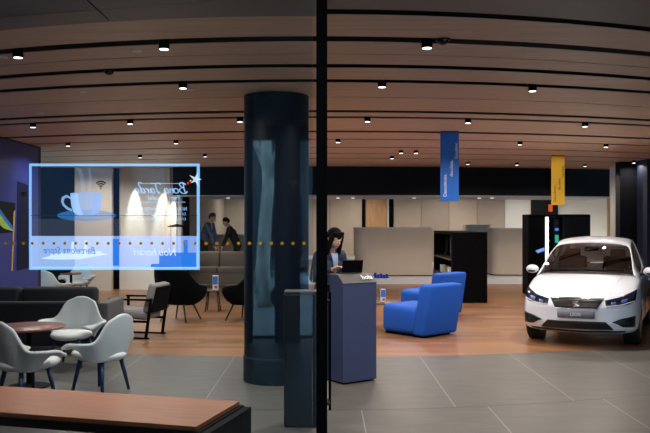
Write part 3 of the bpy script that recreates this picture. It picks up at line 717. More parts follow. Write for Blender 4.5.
# ------------------------------------------------------------------ grey armchair with black wooden frame, facing left
ac = thing('wood_frame_armchair', 'grey upholstered armchair with open black wooden arms beside the charcoal sofa', 'armchair', (fx(139, 12.62), 12.62, 0), R(78))
for s_ in (-1, 1):
    x = s_ * .31
    MB().box((x, .33, .30), (.03, .035, .60)).build('leg', m['black'], ac)
    MB().box((x, -.30, .31), (.03, .04, .64), (R(8), 0, 0)).build('leg', m['black'], ac)
    MB().box((x, .02, .605), (.035, .70, .028), bevel=.006).build('arm', m['black'], ac)
    MB().box((x, .02, .27), (.025, .62, .035)).build('side_rail', m['black'], ac)
    MB().box((x, .02, .015), (.025, .66, .025)).build('foot_rail', m['black'], ac)
MB().box((0, .05, .37), (.58, .6, .13), (R(4), 0, 0), bevel=.035, seg=3).build('seat', m['grey_fabric'], ac, smooth='auto')
MB().box((0, -.30, .62), (.58, .13, .46), (R(14), 0, 0), bevel=.035, seg=3).build('backrest', m['grey_fabric'], ac, smooth='auto')
MB().box((0, -.375, .60), (.54, .02, .40), (R(14), 0, 0)).build('back_panel', m['black_fabric'], ac)

# ------------------------------------------------------------------ black shell lounge chairs
def lounge(label, loc, rz, group):
    c = thing('lounge_chair', label, 'armchair', loc, rz, group); rows = []; NA = 36
    for t in [i / 12 for i in range(13)]:
        row = []
        for i in range(NA + 1):
            a = R(-122 + 244 * i / NA); aa = abs(math.degrees(a))
            zr = 1.03 - .06 * sstep(15, 45, aa) - .30 * sstep(38, 78, aa) - .06 * sstep(80, 122, aa)
            z = .30 + (zr - .30) * t
            rr = .20 + .24 * t ** .65 + .05 * math.sin(PI * t)
            row.append((rr * math.sin(a) * 1.02, -rr * math.cos(a) + .05 - .10 * t * (1 - sstep(20, 80, aa)), z))
        rows.append(row)
    MB().grid(rows).build('shell', m['black_fabric'], c, smooth=True, mods=[SOL(.05), SUB(1)])
    b = MB(); b.lathe([(.03, .28), (.24, .30), (.33, .36), (.34, .42), (.30, .45), (.02, .46)], (0, .06, 0), 32); b.build('seat_cushion', m['black_fabric'], c, smooth=True)
    for sx_ in (-1, 1):
        for sy_ in (-1, 1): MB().tube([(sx_ * .15, sy_ * .15 + .03, .33), (sx_ * .27, sy_ * .26 + .03, 0)], [.019, .013], 10).build('leg', m['dark_leg' if sy_ > 0 or sx_ > 0 else 'pale_leg'], c, smooth=True)
    return c
GL = 'black lounge chairs'
lg = lounge('black shell lounge chair with its back to the window, right of the grey armchair', (fx(180, 14.6), 14.6, 0), R(-22), GL)
again(lg, (fx(247, 14.7), 14.7, 0), R(62), 'black shell lounge chair partly hidden behind the round column')
st = round_table('small low side table holding a blue and white carton between black lounge chairs', (fx(213, 16.2), 16.2, 0), .24, .43, m['dark_wood'], m['dark_leg'], four=True, name='side_table')
def carton(label, loc, h, w, rz=0):
    c = thing('carton', label, 'carton', loc, rz)
    MB().box((0, 0, h * .5), (w, w * .7, h), bevel=.004).build('pack', m['leaflet_white'], c)
    b = MB(); b.prism([(-w * .45, -w * .36), (w * .45, -w * .36), (w * .45, -w * .352), (-w * .45, -w * .352)], h * .38, h * .94); b.build('blue_print', m['leaflet_blue'], c)
    MB().box((w * .1, -w * .356, h * .2), (w * .5, .004, h * .2)).build('dark_print', m['item_red'], c)
carton('small blue and white carton on the low table between black lounge chairs', (fx(215.5, 16.15), 16.15, .431), .29, .11)
# brown sofa under the bulkhead
bs = thing('sofa', 'long brown upholstered sofa at the rear, in front of the bending man', 'sofa', (fx(219, 22.3), 22.3, 0))
MB().box((0, 0, .25), (1.9, .8, .30), bevel=.03).build('base', m['sofa_brown'], bs)
for s_ in (-1, 1):
    MB().box((s_ * .47, -.05, .47), (.93, .7, .18), bevel=.05, seg=3).build('seat_cushion', m['sofa_brown'], bs, smooth='auto')
    MB().box((s_ * .47, .27, .72), (.93, .24, .5), (R(-8), 0, 0), bevel=.06, seg=3).build('back_cushion', m['sofa_brown'], bs, smooth='auto')
    for yy in (-.34, .34): MB().box((s_ * .88, yy, .05), (.05, .05, .1)).build('leg', m['black'], bs)
# black floor lamp seen against the cream wall
fl = thing('floor_lamp', 'slim black floor lamp with flat disc in front of the cream wall', 'lamp', (fx(177, 20.2), 20.2, 0))
MB().tube([(0, 0, .02), (0, 0, fz(198, 20.2))], .012, 8).build('pole', m['black'], fl)
MB().lathe([(.24, fz(227, 20.2)), (.24, fz(227, 20.2) + .02), (.02, fz(226, 20.2) + .05)], n=32).build('disc', m['black'], fl, smooth='auto')
MB().lathe([(.16, 0), (.16, .02), (.02, .03)], n=24).build('base', m['black'], fl, smooth='auto')

# ------------------------------------------------------------------ blue armchairs and their low table
def blue_chair(label, loc, rz, group):
    c = thing('blue_armchair', label, 'armchair', loc, rz, group)
    b = MB(); b.box((0, .16, .25), (.80, .78, .43), bevel=.09, seg=4)
    for v in b.bm.verts:
        if v.co.z > .3 and v.co.y > .3: v.co.z += .02
    b.build('seat', m['blue_fabric'], c, smooth='auto')
    b = MB(); b.box((0, 0, .42), (.82, .26, .80), bevel=.05, seg=4)
    for v in b.bm.verts:
        t = v.co.z / .82; v.co.y -= .14 * t + .02; v.co.x *= 1 - .04 * t
        if v.co.y > -.05: v.co.y -= .05 * t
    b.build('backrest', m['blue_fabric'], c, smooth='auto', loc=(0, -.22, .01))
    MB().box((0, .12, .018), (.66, .8, .036)).build('base', m['black'], c)
    return c
GB = 'blue armchairs'
bc = blue_chair('bright blue armchair in front, its back turned to the window', (fx(423, 12.85), 12.85, 0), R(42), GB)
again(bc, (fx(434, 15.6), 15.6, 0), R(44), 'bright blue armchair standing behind the other blue armchair')
round_table('low round dark wooden table right of the welcome desk, holding a carton', (fx(380, 13.6), 13.6, 0), .34, .45, m['dark_wood'], m['dark_leg'], four=True, name='coffee_table')
carton('blue and white carton on the low table left of the blue armchairs', (fx(383, 13.5), 13.5, .451), .22, .085)
# blue acrylic holder with thin rod on the platform edge
ah = thing('blue_sign', 'small deep blue lettered holder with thin rod on the white platform edge', 'sign', (fx(381, 23.5), 23.5, .151))
for i, h in enumerate((.16, .11, .14, .10, .12)):
    MB().box((-.17 + .085 * i, 0, h / 2), (.075, .05, h), bevel=.01).build('blue_block', m['acrylic_blue'], ah)
MB().tube([(-.03, 0, .1), (-.03, 0, .63)], .012, 8).build('rod', m['thin_rod'], ah)
MB().box((0, 0, .02), (.46, .12, .04), bevel=.008).build('base', m['acrylic_blue'], ah)

# ------------------------------------------------------------------ counters at the rear
def counter(label, px0, px1, Y, py0, mt, rl=.3, rr=.0, depth=.9, zb=.15, tops=True):
    x0, x1 = fx(px0, Y), fx(px1, Y); zt = fz(py0, Y)
    t = thing('curved_counter', label, 'counter', (0, 0, 0), 0, 'curved beige counters')
    def outl(g=0):
        o = []
        def corner(cx, cy, r, a0):
            if r <= 0: o.append((cx, cy)); return
            for k in range(9): a = R(a0 + 90 * k / 8); o.append((cx + r * math.cos(a), cy + r * math.sin(a)))
        corner(x0 + rl, Y + rl, rl, 180) if rl else o.append((x0, Y))
        corner(x1 - rr, Y + rr, rr, 270) if rr else o.append((x1, Y))
        o.append((x1, Y + depth)); o.append((x0, Y + depth)); return o
    MB().prism(outl(), zb + .03, zt - .02).build('body', mt, t, smooth='auto')
    MB().prism([(x, y_ + (.02 if y_ < Y + .1 else 0)) for x, y_ in outl()], zb, zb + .03).build('plinth', m['black'], t)
    MB().prism(outl(), zt - .02, zt).build('top', m['white'], t, smooth='auto')
    return t
counter('large curved beige counter behind the woman and the blue armchairs', 355, 432.5, 24.4, 227.6, m['beige'], .5, 0, 1.2)
counter('curved beige counter right of the black cabinet, beside the tall dark kiosk', 493, 534, 24.6, 228.3, m['beige'], .28, .0, 1.2)
counter('narrow beige counter seen deep between the black cabinet and rounded counter', 466, 491.5, 29.8, 224.5, m['cream'], .1, .2, .8)
counter('low beige counter behind the bending man in suit', 206, 246, 26.2, 234.5, m['beige'], .1, 0, .6)
wt = thing('white_desk', 'white desk top behind the woman at the welcome desk', 'desk', (0, 0, 0))
MB().box((fx(330, 24.5), 24.5, fz(257.3, 24.5)), (1.5, .7, .1), bevel=.01).build('desk_top', m['white'], wt)
MB().box((fx(330, 24.5), 24.6, .15 + (fz(259, 24.5) - .15) / 2), (1.3, .5, fz(259, 24.5) - .16)).build('pedestal', m['beige2'], wt)

# black cabinet with open shelf side
kx0, kx1, ky0, ky1, kz = 2.80, 3.58, 17.78, 20.6, fz(232, 17.78)
kb = thing('black_cabinet', 'tall black cabinet with equipment shelves on its side behind the blue armchairs', 'cabinet', (0, 0, 0))
MB().box(((kx0 + kx1) / 2 + .03, ky0 + .1, kz / 2), (kx1 - kx0, .2, kz), bevel=.012).build('end_panel', m['black'], kb)
MB().box((kx1 - .1, (ky0 + ky1) / 2, kz / 2), (.2, ky1 - ky0, kz - .02)).build('back_panel', m['black'], kb)
MB().box(((kx0 + kx1) / 2, (ky0 + ky1) / 2, kz - .03), (kx1 - kx0, ky1 - ky0 - .1, .06)).build('top', m['black'], kb)
MB().box(((kx0 + kx1) / 2, ky1 - .05, kz / 2), (kx1 - kx0, .1, kz - .02)).build('end_panel', m['black'], kb)
for z in (.55, .95): MB().box(((kx0 + kx1) / 2, (ky0 + ky1) / 2, z), (kx1 - kx0 - .02, ky1 - ky0 - .2, .04)).build('shelf', m['dark_wood'], kb)
MB().box(((kx0 + kx1) / 2, (ky0 + ky1) / 2, .25), (kx1 - kx0 - .02, ky1 - ky0 - .2, .5)).build('lower_box', m['black'], kb)
for i, (yy, lab) in enumerate(((18.9, 'black screen on the upper shelf of the black cabinet, nearer end'), (19.9, 'black screen on the upper shelf of the black cabinet, farther end'))):
    s_ = thing('monitor', lab, 'screen', (kx0 + .22, yy, .97), 0, 'screens in the black cabinet')
    MB().box((0, 0, .27), (.04, .62, .40), bevel=.006).build('screen', m['black_gloss'], s_); MB().box((.02, 0, .035), (.14, .2, .07)).build('stand', m['metal_dark'], s_)
for i, (yy, q, lab) in enumerate(((18.6, 'leaflet_white', 'white box on the middle shelf of the black cabinet, nearest one'), (19.2, 'item_tan', 'tan box on the middle shelf of the black cabinet'), (19.8, 'leaflet_white', 'white box on the middle shelf of the black cabinet, farthest one'))):
    tag(MB().box((kx0 + .12, yy, .66), (.12, .2, .18), bevel=.01).build('storage_box', m[q]), lab, 'box', 'boxes in the black cabinet')

# tall dark kiosk behind the car
Yk = 19.6
ki = thing('display_kiosk', 'tall wide dark kiosk with vertical white light strip behind the white car', 'kiosk', (0, 0, 0))
kz1 = fz(214.5, Yk)
MB().box((fx(537, Yk), Yk + .3, kz1 / 2), (fx(546, Yk) - fx(528.5, Yk), .6, kz1), bevel=.01).build('side_panel', m['black'], ki)
MB().box((fx(577, Yk), Yk + .3, kz1 / 2), (fx(589, Yk) - fx(562, Yk), .6, kz1), bevel=.01).build('front_panel', m['navy_wall'], ki)
MB().box((fx(555, Yk), Yk + .42, kz1 / 2), (fx(563, Yk) - fx(547, Yk), .36, kz1 - .02)).build('niche', m['black'], ki)
MB().box((fx(559, Yk), Yk + .3, kz1 - .02), (fx(589, Yk) - fx(528.5, Yk), .61, .05), bevel=.01).build('top', m['black'], ki)
MB().box((fx(546.8, Yk), Yk - .005, (kz1 - .06 + .4) / 2), (.075, .03, kz1 - .46), bevel=.006).build('light_strip', M_STRIP, ki)
MB().box((fx(554, Yk), Yk + .2, kz1 - .06), (.3, .1, .04)).build('niche_rail', m['metal_dark'], ki)
MB().box((fx(558.7, Yk), Yk + .21, (fz(219, Yk) + fz(246, Yk)) / 2), (.12, .04, fz(219, Yk) - fz(246, Yk)), bevel=.004).build('narrow_screen', m['metal_dark'], ki)
MB().box((fx(559, Yk), Yk + .185, fz(239, Yk)), (.085, .012, .19)).build('screen_picture', M_GREEN, ki)
MB().box((fx(559, Yk), Yk + .185, fz(229.5, Yk)), (.085, .012, .06)).build('screen_picture', M_BLUEL, ki)
for i, (py, q) in enumerate(((221, 'item_tan'), (228, 'item_blue'), (235, 'item_red'), (241, 'leaflet_white'), (247, 'item_red'))):
    MB().box((fx(550.5, Yk), Yk + .22, fz(py, Yk)), (.07, .05, .06), bevel=.006).build('accessory', m[q], ki)
tb = thing('tablet', 'tilted tablet with blue glow on a thin stand left of the light strip', 'tablet', (fx(541, 19.2), 19.2, 0))
MB().tube([(0, 0, .02), (0, 0, fz(252, 19.2))], .015, 8).build('stand', m['black'], tb)
MB().box((0, 0, fz(250.5, 19.2)), (.22, .14, .016), (R(25), R(-20), 0), bevel=.004).build('screen', m['item_blue'], tb)
MB().lathe([(.14, 0), (.14, .02), (.02, .03)], n=24).build('base', m['black'], tb)
tag(MB().box((fx(550.5, 32.68), 32.68, fz(208, 32.68)), (.16, .05, .3), bevel=.01).build('wall_sign', M_RED), 'small orange-red lit sign above the dark kiosk', 'sign')

# ------------------------------------------------------------------ hanging banners
def banner(label, px0, px1, py1, Y, mt, words_, pm, dz, ink):
    x = fx((px0 + px1) / 2, Y); w = fx(px1, Y) - fx(px0, Y); z1 = fz(py1, Y); h = CEIL - .0 - z1
    t = thing('hanging_banner', label, 'banner', (x, Y, z1), 0, 'hanging banners')
    MB().box((0, 0, h / 2), (w, .012, h), bevel=.002).build('cloth', mt, t)
    MB().box((0, 0, h - .01), (w, .03, .02)).build('top_rail', m['metal_dark'], t)
    for (s_, u, v) in words_:
        text(s_, 'lettering', ink, .075, t, Matrix.Translation((u * w, -.009, v * h)) @ Matrix.Rotation(R(90), 4, 'X') @ Matrix.Rotation(R(90), 4, 'Z'), align='LEFT')
banner('bright blue banner with white upright words hanging above the blue armchairs', 440.3, 458.8, 201, 12.7, m['banner_blue'], [('Descobreix.', -.24, .06), ('decideix.', .10, .35), ('Gaudeix.', .36, .60)], None, 0, m['print_white'])
banner('yellow banner with upright words hanging left of the car roof', 551.3, 564.6, 205, 17.3, m['banner_yellow'], [('Descobreix.', -.24, .06), ('decideix.', .10, .30), ('Gaudeix.', .36, .55)], None, 0, m['print_brown'])

# ------------------------------------------------------------------ poster with phones on the blue wall
po = thing('wall_poster', 'large violet-blue poster of a phone with gold stylus on the left wall', 'poster', (WL + .012, 0, 0))
MB().box((0, 11.9, 1.72), (.02, 6.6, 2.98)).build('board', m['poster_blue'], po)
YW = lambda px: -(WL + .03) * F / (325 - px)
def ppoly(name, pts, mt, lift):
    out = []
    for px, py in pts:
        yy = YW(px); out.append((lift, yy, fz(py, yy)))
    MB().poly(out).build(name, mt, po, mods=[SOL(.003)])
ppoly('phone_print', [(17.6, 181), (28.2, 185), (28.8, 268), (17.2, 270.5)], m['phone_navy'], .016)
for yy in (193, 195.3): ppoly('camera_print', [(21.0, yy - .9), (26, yy - .6), (26, yy + .8), (21.0, yy + .9)], m['lens'], .019)
ppoly('stylus_print', [(13.6, 212), (15.2, 210), (12.6, 271), (11.3, 271)], m['gold'], .018)
ppoly('picture_print', [(-6, 200), (15.5, 203), (14.5, 232), (-6, 234)], m['swirl_black'], .014)
ppoly('picture_print', [(-6, 203), (0, 209), (7, 219), (14.8, 229), (14.5, 232), (4, 228), (-6, 216)], m['swirl_blue'], .0165)
ppoly('picture_print', [(-6, 208), (0, 214), (8, 225), (14.2, 231.5), (4, 228.5), (-6, 219)], m['swirl_green'], .0172)

# ------------------------------------------------------------------ the white car
def build_car():
    C = thing('car', 'white five-door hatchback with black grille parked on the wooden floor', 'car', (3.56, 11.36, 0), R(-25))
    HW = .835
    # stations: y, half width, z bottom, z top (centre), z shoulder
    ST = [(0.00, .70, .34, .60, .57), (.025, .745, .27, .665, .63), (.07, .775, .225, .725, .69), (.16, .80, .20, .785, .745), (.32, .82, .19, .845, .80), (.6, .83, .18, .915, .865), (.9, .835, .18, .975, .915), (1.22, .835, .18, 1.03, .95), (1.7, .835, .18, 1.03, .965), (2.4, .835, .18, 1.03, .98), (3.1, .835, .18, 1.05, .995), (3.6, .83, .19, 1.06, 1.0), (3.95, .80, .24, 1.04, .97), (4.12, .76, .30, .96, .90), (4.2, .70, .38, .84, .80)]
    def bow(x, y_):
        f = max(0, 1 - y_ / 1.0); r_ = max(0, (y_ - 3.3) / .9)
        q = abs(x) / HW
        return .30 * q ** 2.6 * f - .22 * q ** 2.4 * r_
    def ring(st):
        y_, w, zb, zt, zs = st; h = zs - zb
        half = [(0, zb), (w * .6, zb), (w * .93, zb + .02), (w * .985, zb + .10 * h / .6), (w, zb + h * .42), (w * 1.0, zb + h * .62), (w * .985, zb + h * .80), (w * .945, zs - .012), (w * .87, zs + (zt - zs) * .35), (w * .6, zs + (zt - zs) * .78), (w * .3, zs + (zt - zs) * .95), (0, zt)]
        return half
    b = MB(); rings = []
    for st in ST:
        hf = ring(st); full = hf + [(-x, z) for x, z in reversed(hf[1:-1])]
        rings.append([(x, st[0] + bow(x, st[0]), z) for x, z in full])
    vs = b.rings(rings, cap=False)
    n = len(vs[0]); hn = (n - 2) // 2
    for ringv, st in ((vs[0], ST[0]), (vs[-1], ST[-1])):
        prev = None; cols = []
        for i in range(0, hn + 2):
            R_ = ringv[i]; L_ = ringv[(n - i) % n]
            if i == 0 or i == hn + 1: cols.append([R_]); continue
            row = [R_]
            for f in (.75, .5, .25, 0, -.25, -.5, -.75):
                x = R_.co.x * f; row.append(b.bm.verts.new((x, st[0] + bow(x, st[0]), R_.co.z)))
            row.append(L_); cols.append(row)
        for a, c in zip(cols[1:-1], cols[2:-1]):
            for i in range(8): b.bm.faces.new((a[i], a[i + 1], c[i + 1], c[i]))
        for tip, row in ((cols[0][0], cols[1]), (cols[-1][0], cols[-2])):
            for i in range(8): b.bm.faces.new((row[i], row[i + 1], tip))
    body = b.build('body', m['car_paint'], C, smooth=True, mods=[SUB(2)])
    bake(body)
    WH = [(s_, y_) for s_ in (-1, 1) for y_ in (.86, 3.44)]
    cut = MB()
    for s_, y_ in WH: cut.cyl((s_ * .78, y_, .315), .355, .42, 40, 'x')
    co = cut.build('cut', m['car_black'])
    co.parent = C
    bl = body.modifiers.new('b', 'BOOLEAN'); bl.object = co; bl.operation = 'DIFFERENCE'; bl.solver = 'EXACT'
    bake(body); bpy.data.objects.remove(co)
    for p in body.data.polygons: p.use_smooth = True
    body.data.set_sharp_from_angle(angle=R(38))
    dg = bpy.context.evaluated_depsgraph_get()
    tree = BVHTree.FromPolygons([v.co.copy() for v in body.data.vertices], [list(p.vertices) for p in body.data.polygons])
    def hit(x, z, off):
        z -= .034
        h = tree.ray_cast(Vector((x, -1, z)), Vector((0, 1, 0)))
        if h[0] is None: return Vector((x, .4, z))
        nn = h[1] if h[1].y < 0 else -h[1]
        return h[0] + Vector((0, -1, 0)) * off
    def resample(pl, n):
        pl = [Vector(p) for p in pl]; L = [0]
        for a, c in zip(pl, pl[1:]): L.append(L[-1] + (c - a).length)
        out = []
        for i in range(n):
            d = L[-1] * i / (n - 1); k_ = 0
            while k_ < len(L) - 2 and L[k_ + 1] < d: k_ += 1
            t = (d - L[k_]) / max(1e-9, L[k_ + 1] - L[k_]); out.append(pl[k_].lerp(pl[k_ + 1], min(1, t)))
        return out
    def patch(name, top, bot, mt, off, parent=C, n=16, rows=6, th=.006, mir=False):
        T, B = resample(top, n), resample(bot, n); g = []
        for j in range(rows + 1):
            g.append([hit(*(T[i].lerp(B[i], j / rows)), off) for i in range(n)])
        if mir: g = [[Vector((-p.x, p.y, p.z)) for p in r] for r in g]
        return MB().grid(g).build(name, mt, parent, smooth=True, mods=[SOL(th)])
    # grille
    gr = patch('grille', [(-.36, .735), (0, .742), (.36, .735)], [(-.29, .612), (0, .606), (.29, .612)], m['car_black'], .006, n=24)
    for zz in (.64, .668, .696, .718):
        w_ = .29 + (zz - .612) / .125 * .065
        patch('grille_mesh', [(-w_, zz + .004), (w_, zz + .004)], [(-w_, zz - .004), (w_, zz - .004)], m['metal_dark'], .012, gr, 24, 1)
    for q in range(-7, 8):
        x = q * .043
        patch('grille_mesh', [(x - .004, .732), (x + .004, .732)], [(x * .86 - .004, .616), (x * .86 + .004, .616)], m['metal_dark'], .011, gr, 2, 5)
    patch('grille_chrome', [(-.375, .752), (0, .760), (.375, .752)], [(-.365, .737), (0, .744), (.365, .737)], m['chrome'], .012, gr, 24, 1)
    patch('grille_chrome', [(-.3, .613), (.3, .613)], [(-.295, .602), (.295, .602)], m['chrome'], .012, gr, 24, 1)
    # emblem: two slanted strokes of an S inside the grille
    em = patch('emblem', [(-.05, .705), (.045, .715)], [(-.05, .685), (.01, .690)], m['chrome'], .022, gr, 4, 2)
    patch('emblem', [(-.05, .694), (.055, .660)], [(-.05, .672), (.055, .642)], m['chrome'], .024, gr, 4, 2)
    patch('emblem', [(-.01, .652), (.055, .656)], [(-.045, .628), (.055, .640)], m['chrome'], .022, gr, 4, 2)
    for mir in (False, True):
        hl = patch('headlight', [(.385, .725), (.55, .765), (.70, .825), (.775, .862)], [(.40, .645), (.56, .655), (.70, .675), (.77, .715)], m['head_lamp'], .008, n=18, rows=7, mir=mir)
        patch('projector', [(.47, .70), (.53, .71)], [(.47, .66), (.53, .665)], m['lamp_clear'], .016, hl, 6, 3, mir=mir)
        patch('projector', [(.60, .735), (.68, .755)], [(.60, .69), (.67, .70)], m['lamp_clear'], .016, hl, 6, 3, mir=mir)
        patch('light_line', [(.40, .652), (.58, .668), (.76, .72)], [(.40, .645), (.58, .658), (.76, .708)], m['white'], .017, hl, 12, 1, mir=mir)
        fg = patch('fog_light', [(.48, .425), (.60, .475), (.775, .51)], [(.55, .395), (.62, .355), (.77, .35)], m['car_black'], .008, n=14, rows=5, mir=mir)
        patch('fog_lamp', [(.64, .45), (.70, .455)], [(.64, .40), (.70, .40)], m['head_lamp'], .016, fg, 6, 3, mir=mir)
    patch('lower_intake', [(-.40, .428), (0, .432), (.40, .428)], [(-.50, .318), (0, .312), (.50, .318)], m['car_black'], .007, n=26)
    patch('intake_chrome', [(-.49, .315), (0, .308), (.49, .315)], [(-.47, .306), (0, .300), (.47, .306)], m['alloy'], .010, n=26, rows=1)
    patch('front_lip', [(-.66, .30), (0, .29), (.66, .30)], [(-.63, .272), (0, .262), (.63, .272)], m['car_black'], .01, n=26, rows=2)
    pl = patch('number_plate', [(-.255, .575), (.255, .575)], [(-.255, .468), (.255, .468)], m['plate'], .014, n=12, rows=2)
    pf = hit(0, .52, .026)
    text('LEON', 'plate_lettering', m['leaflet_white'], .055, pl, Matrix.Translation(pf + Vector((0, 0, 0))) @ Matrix.Rotation(R(90), 4, 'X'), bold=.001, ext=.002)
    # hood crease lines
    for s_ in (-1, 1):
        pts = []
        for i in range(10):
            yy = .22 + .95 * i / 9; x = s_ * (.44 + .12 * i / 9)
            h = tree.ray_cast(Vector((x, yy, 2)), Vector((0, 0, -1)))
            if h[0]: pts.append(h[0] + Vector((0, 0, -.002)))
        MB().tube(pts, .007, 8).build('hood_crease', m['car_paint'], C, smooth=True)
    # greenhouse
    CB = [(1.04, .72, .755, 1.005, .985, .955), (1.40, .675, .765, 1.215, 1.19, .965), (1.75, .625, .765, 1.372, 1.338, .975), (2.02, .585, .76, 1.462, 1.42, .98), (2.35, .575, .75, 1.55, 1.495, .98), (2.75, .575, .75, 1.565, 1.51, .985), (3.2, .56, .745, 1.54, 1.485, .99), (3.6, .54, .73, 1.43, 1.39, 1.0), (3.9, .53, .70, 1.26, 1.24, 1.0), (4.08, .52, .66, 1.05, 1.03, .98)]
    def cring(y_, wt, wb, zt, ze, zb):
        return [(0, y_, zt), (wt * .5, y_, zt - (zt - ze) * .25), (wt * .955, y_, ze + .005), (wt, y_, ze - .02 if ze - zb > .1 else ze - .005), (wt + (wb - wt) * .88, y_, zb + (ze - zb) * .10), (wb, y_, zb - .02)]
    parts = {'roof_shell': [], 'windshield': [], 'side_window': [], 'rear_window': []}
    grid = []
    for c in CB:
        h = cring(*c)
        bw = lambda x, yy: yy + (.10 * (abs(x) / .7) ** 2 if yy < 1.3 else (.07 * (abs(x) / .7) ** 2 if yy < 2.1 else 0))
        L = [(-x, bw(x, yy), z) for x, yy, z in reversed(h[1:])] + [(x, bw(x, yy), z) for x, yy, z in h]
        grid.append(L)
    nr = len(grid[0])
    acc = {}
    for j in range(len(grid) - 1):
        for i in range(nr - 1):
            k_ = min(i, nr - 2 - i)      # 0 belt, 1 side window, 2 rail, 3,4 top
            if k_ >= 3: kind = 'windshield' if j < 3 else ('rear_window' if j >= 7 else 'roof')
            elif k_ == 2: kind = 'roof'
            elif k_ == 1: kind = 'roof' if j in (0, 5) or j >= 7 else ('side_window_l' if i < nr / 2 else 'side_window_r')
            else: kind = 'roof'
            acc.setdefault(kind, []).append((grid[j][i], grid[j][i + 1], grid[j + 1][i + 1], grid[j + 1][i]))
    for kind, qs in acc.items():
        b = MB()
        for q in qs: b.poly(q)
        bmesh.ops.remove_doubles(b.bm, verts=b.bm.verts, dist=1e-5)
        nm = 'side_window' if kind.startswith('side') else kind
        b.build(nm, m['car_paint'] if kind == 'roof' else M_WIND, C, smooth=True, mods=[SUB(1), SOL(.012 if kind == 'roof' else .004)] if kind == 'roof' else [SUB(1)])
    # interior
    MB().box((0, 1.55, .98), (1.36, .36, .10), bevel=.03).build('dashboard', m['interior'], C)
    MB().box((0, 2.6, .93), (1.40, 2.6, .04)).build('cabin_floor', m['interior'], C)
    for s_ in (-1, 1):
        se = MB().box((s_ * .36, 2.35, 1.06), (.46, .14, .34), (R(-12), 0, 0), bevel=.05, seg=3).build('front_seat', m['interior'], C, smooth='auto')
        MB().box((s_ * .36, 2.40, 1.27), (.24, .09, .15), bevel=.03, seg=3).build('headrest', m['interior'], se, smooth='auto')
    sw_ = MB(); sw_.tube([(.36 + .18 * math.cos(2 * PI * k_ / 24), 1.86 + .06 * math.sin(2 * PI * k_ / 24), 1.06 + .17 * math.sin(2 * PI * k_ / 24)) for k_ in range(25)], .015, 8); sw_.box((.36, 1.86, 1.05), (.28, .03, .06)); sw_.build('steering_wheel', m['black'], C, smooth='auto')
    MB().box((0, 1.86, 1.36), (.22, .03, .065), bevel=.012).build('rear_view_mirror', m['black'], C)
    wb_ = MB(); wb_.tube([(-.55, 1.17, 1.045), (.05, 1.1, 1.06)], .010, 6); wb_.tube([(.0, 1.12, 1.05), (.55, 1.14, 1.06)], .010, 6); wb_.build('wiper', m['black'], C)
    for s_ in (-1, 1):
        b = MB(); b.sphere((s_ * .90, 1.60, 1.03), .10, (1.05, .75, .70), 20); mo = b.build('wing_mirror', m['car_paint'], C, smooth=True)
        MB().tube([(s_ * .74, 1.62, .98), (s_ * .86, 1.60, 1.0)], .022, 8).build('mirror_stalk', m['car_black'], mo, smooth=True)
        MB().sphere((s_ * .905, 1.545, 1.0), .06, (1.1, .5, .35), 12).build('indicator', m['car_black'], mo, smooth=True)
        b = MB()
        for yy in (1.55, 2.68): b.box((s_ * .836, yy, .62), (.006, .008, .62))
        b.build('door_gap', m['car_black'], C)
        for yy in (2.45, 3.3): MB().box((s_ * .845, yy, .86), (.02, .17, .025), bevel=.006).build('door_handle', m['car_paint'], C)
    for s_, y_ in WH:
        w_ = MB(); w_.tube([(s_ * (.60 + dx), y_, .315) for dx in (0, .02, .19, .21)], [.28, .315, .315, .28], 40); wo = w_.build('wheel', m['tyre'], C, smooth='auto')
        rm = MB(); rm.cyl((s_ * .795, y_, .315), .07, .04, 24, 'x')
        for q in range(5):
            a = 2 * PI * q / 5; rm.box((s_ * .797, y_ + .12 * math.sin(a), .315 + .12 * math.cos(a)), (.03, .05, .2), (-a, 0, 0))
        rm.tube([(s_ * .80, y_ + .225 * math.sin(2 * PI * k_ / 32), .315 + .225 * math.cos(2 * PI * k_ / 32)) for k_ in range(33)], .018, 8)
        rm.build('rim', m['alloy'], wo, smooth='auto')
        MB().cyl((s_ * .60, y_, .33), .353, .02, 32, 'x').build('arch_liner', m['car_black'], C)
    MB().box((0, 2.15, .26), (1.1, 3.4, .12)).build('underbody', m['car_black'], C)
    return C
build_car()

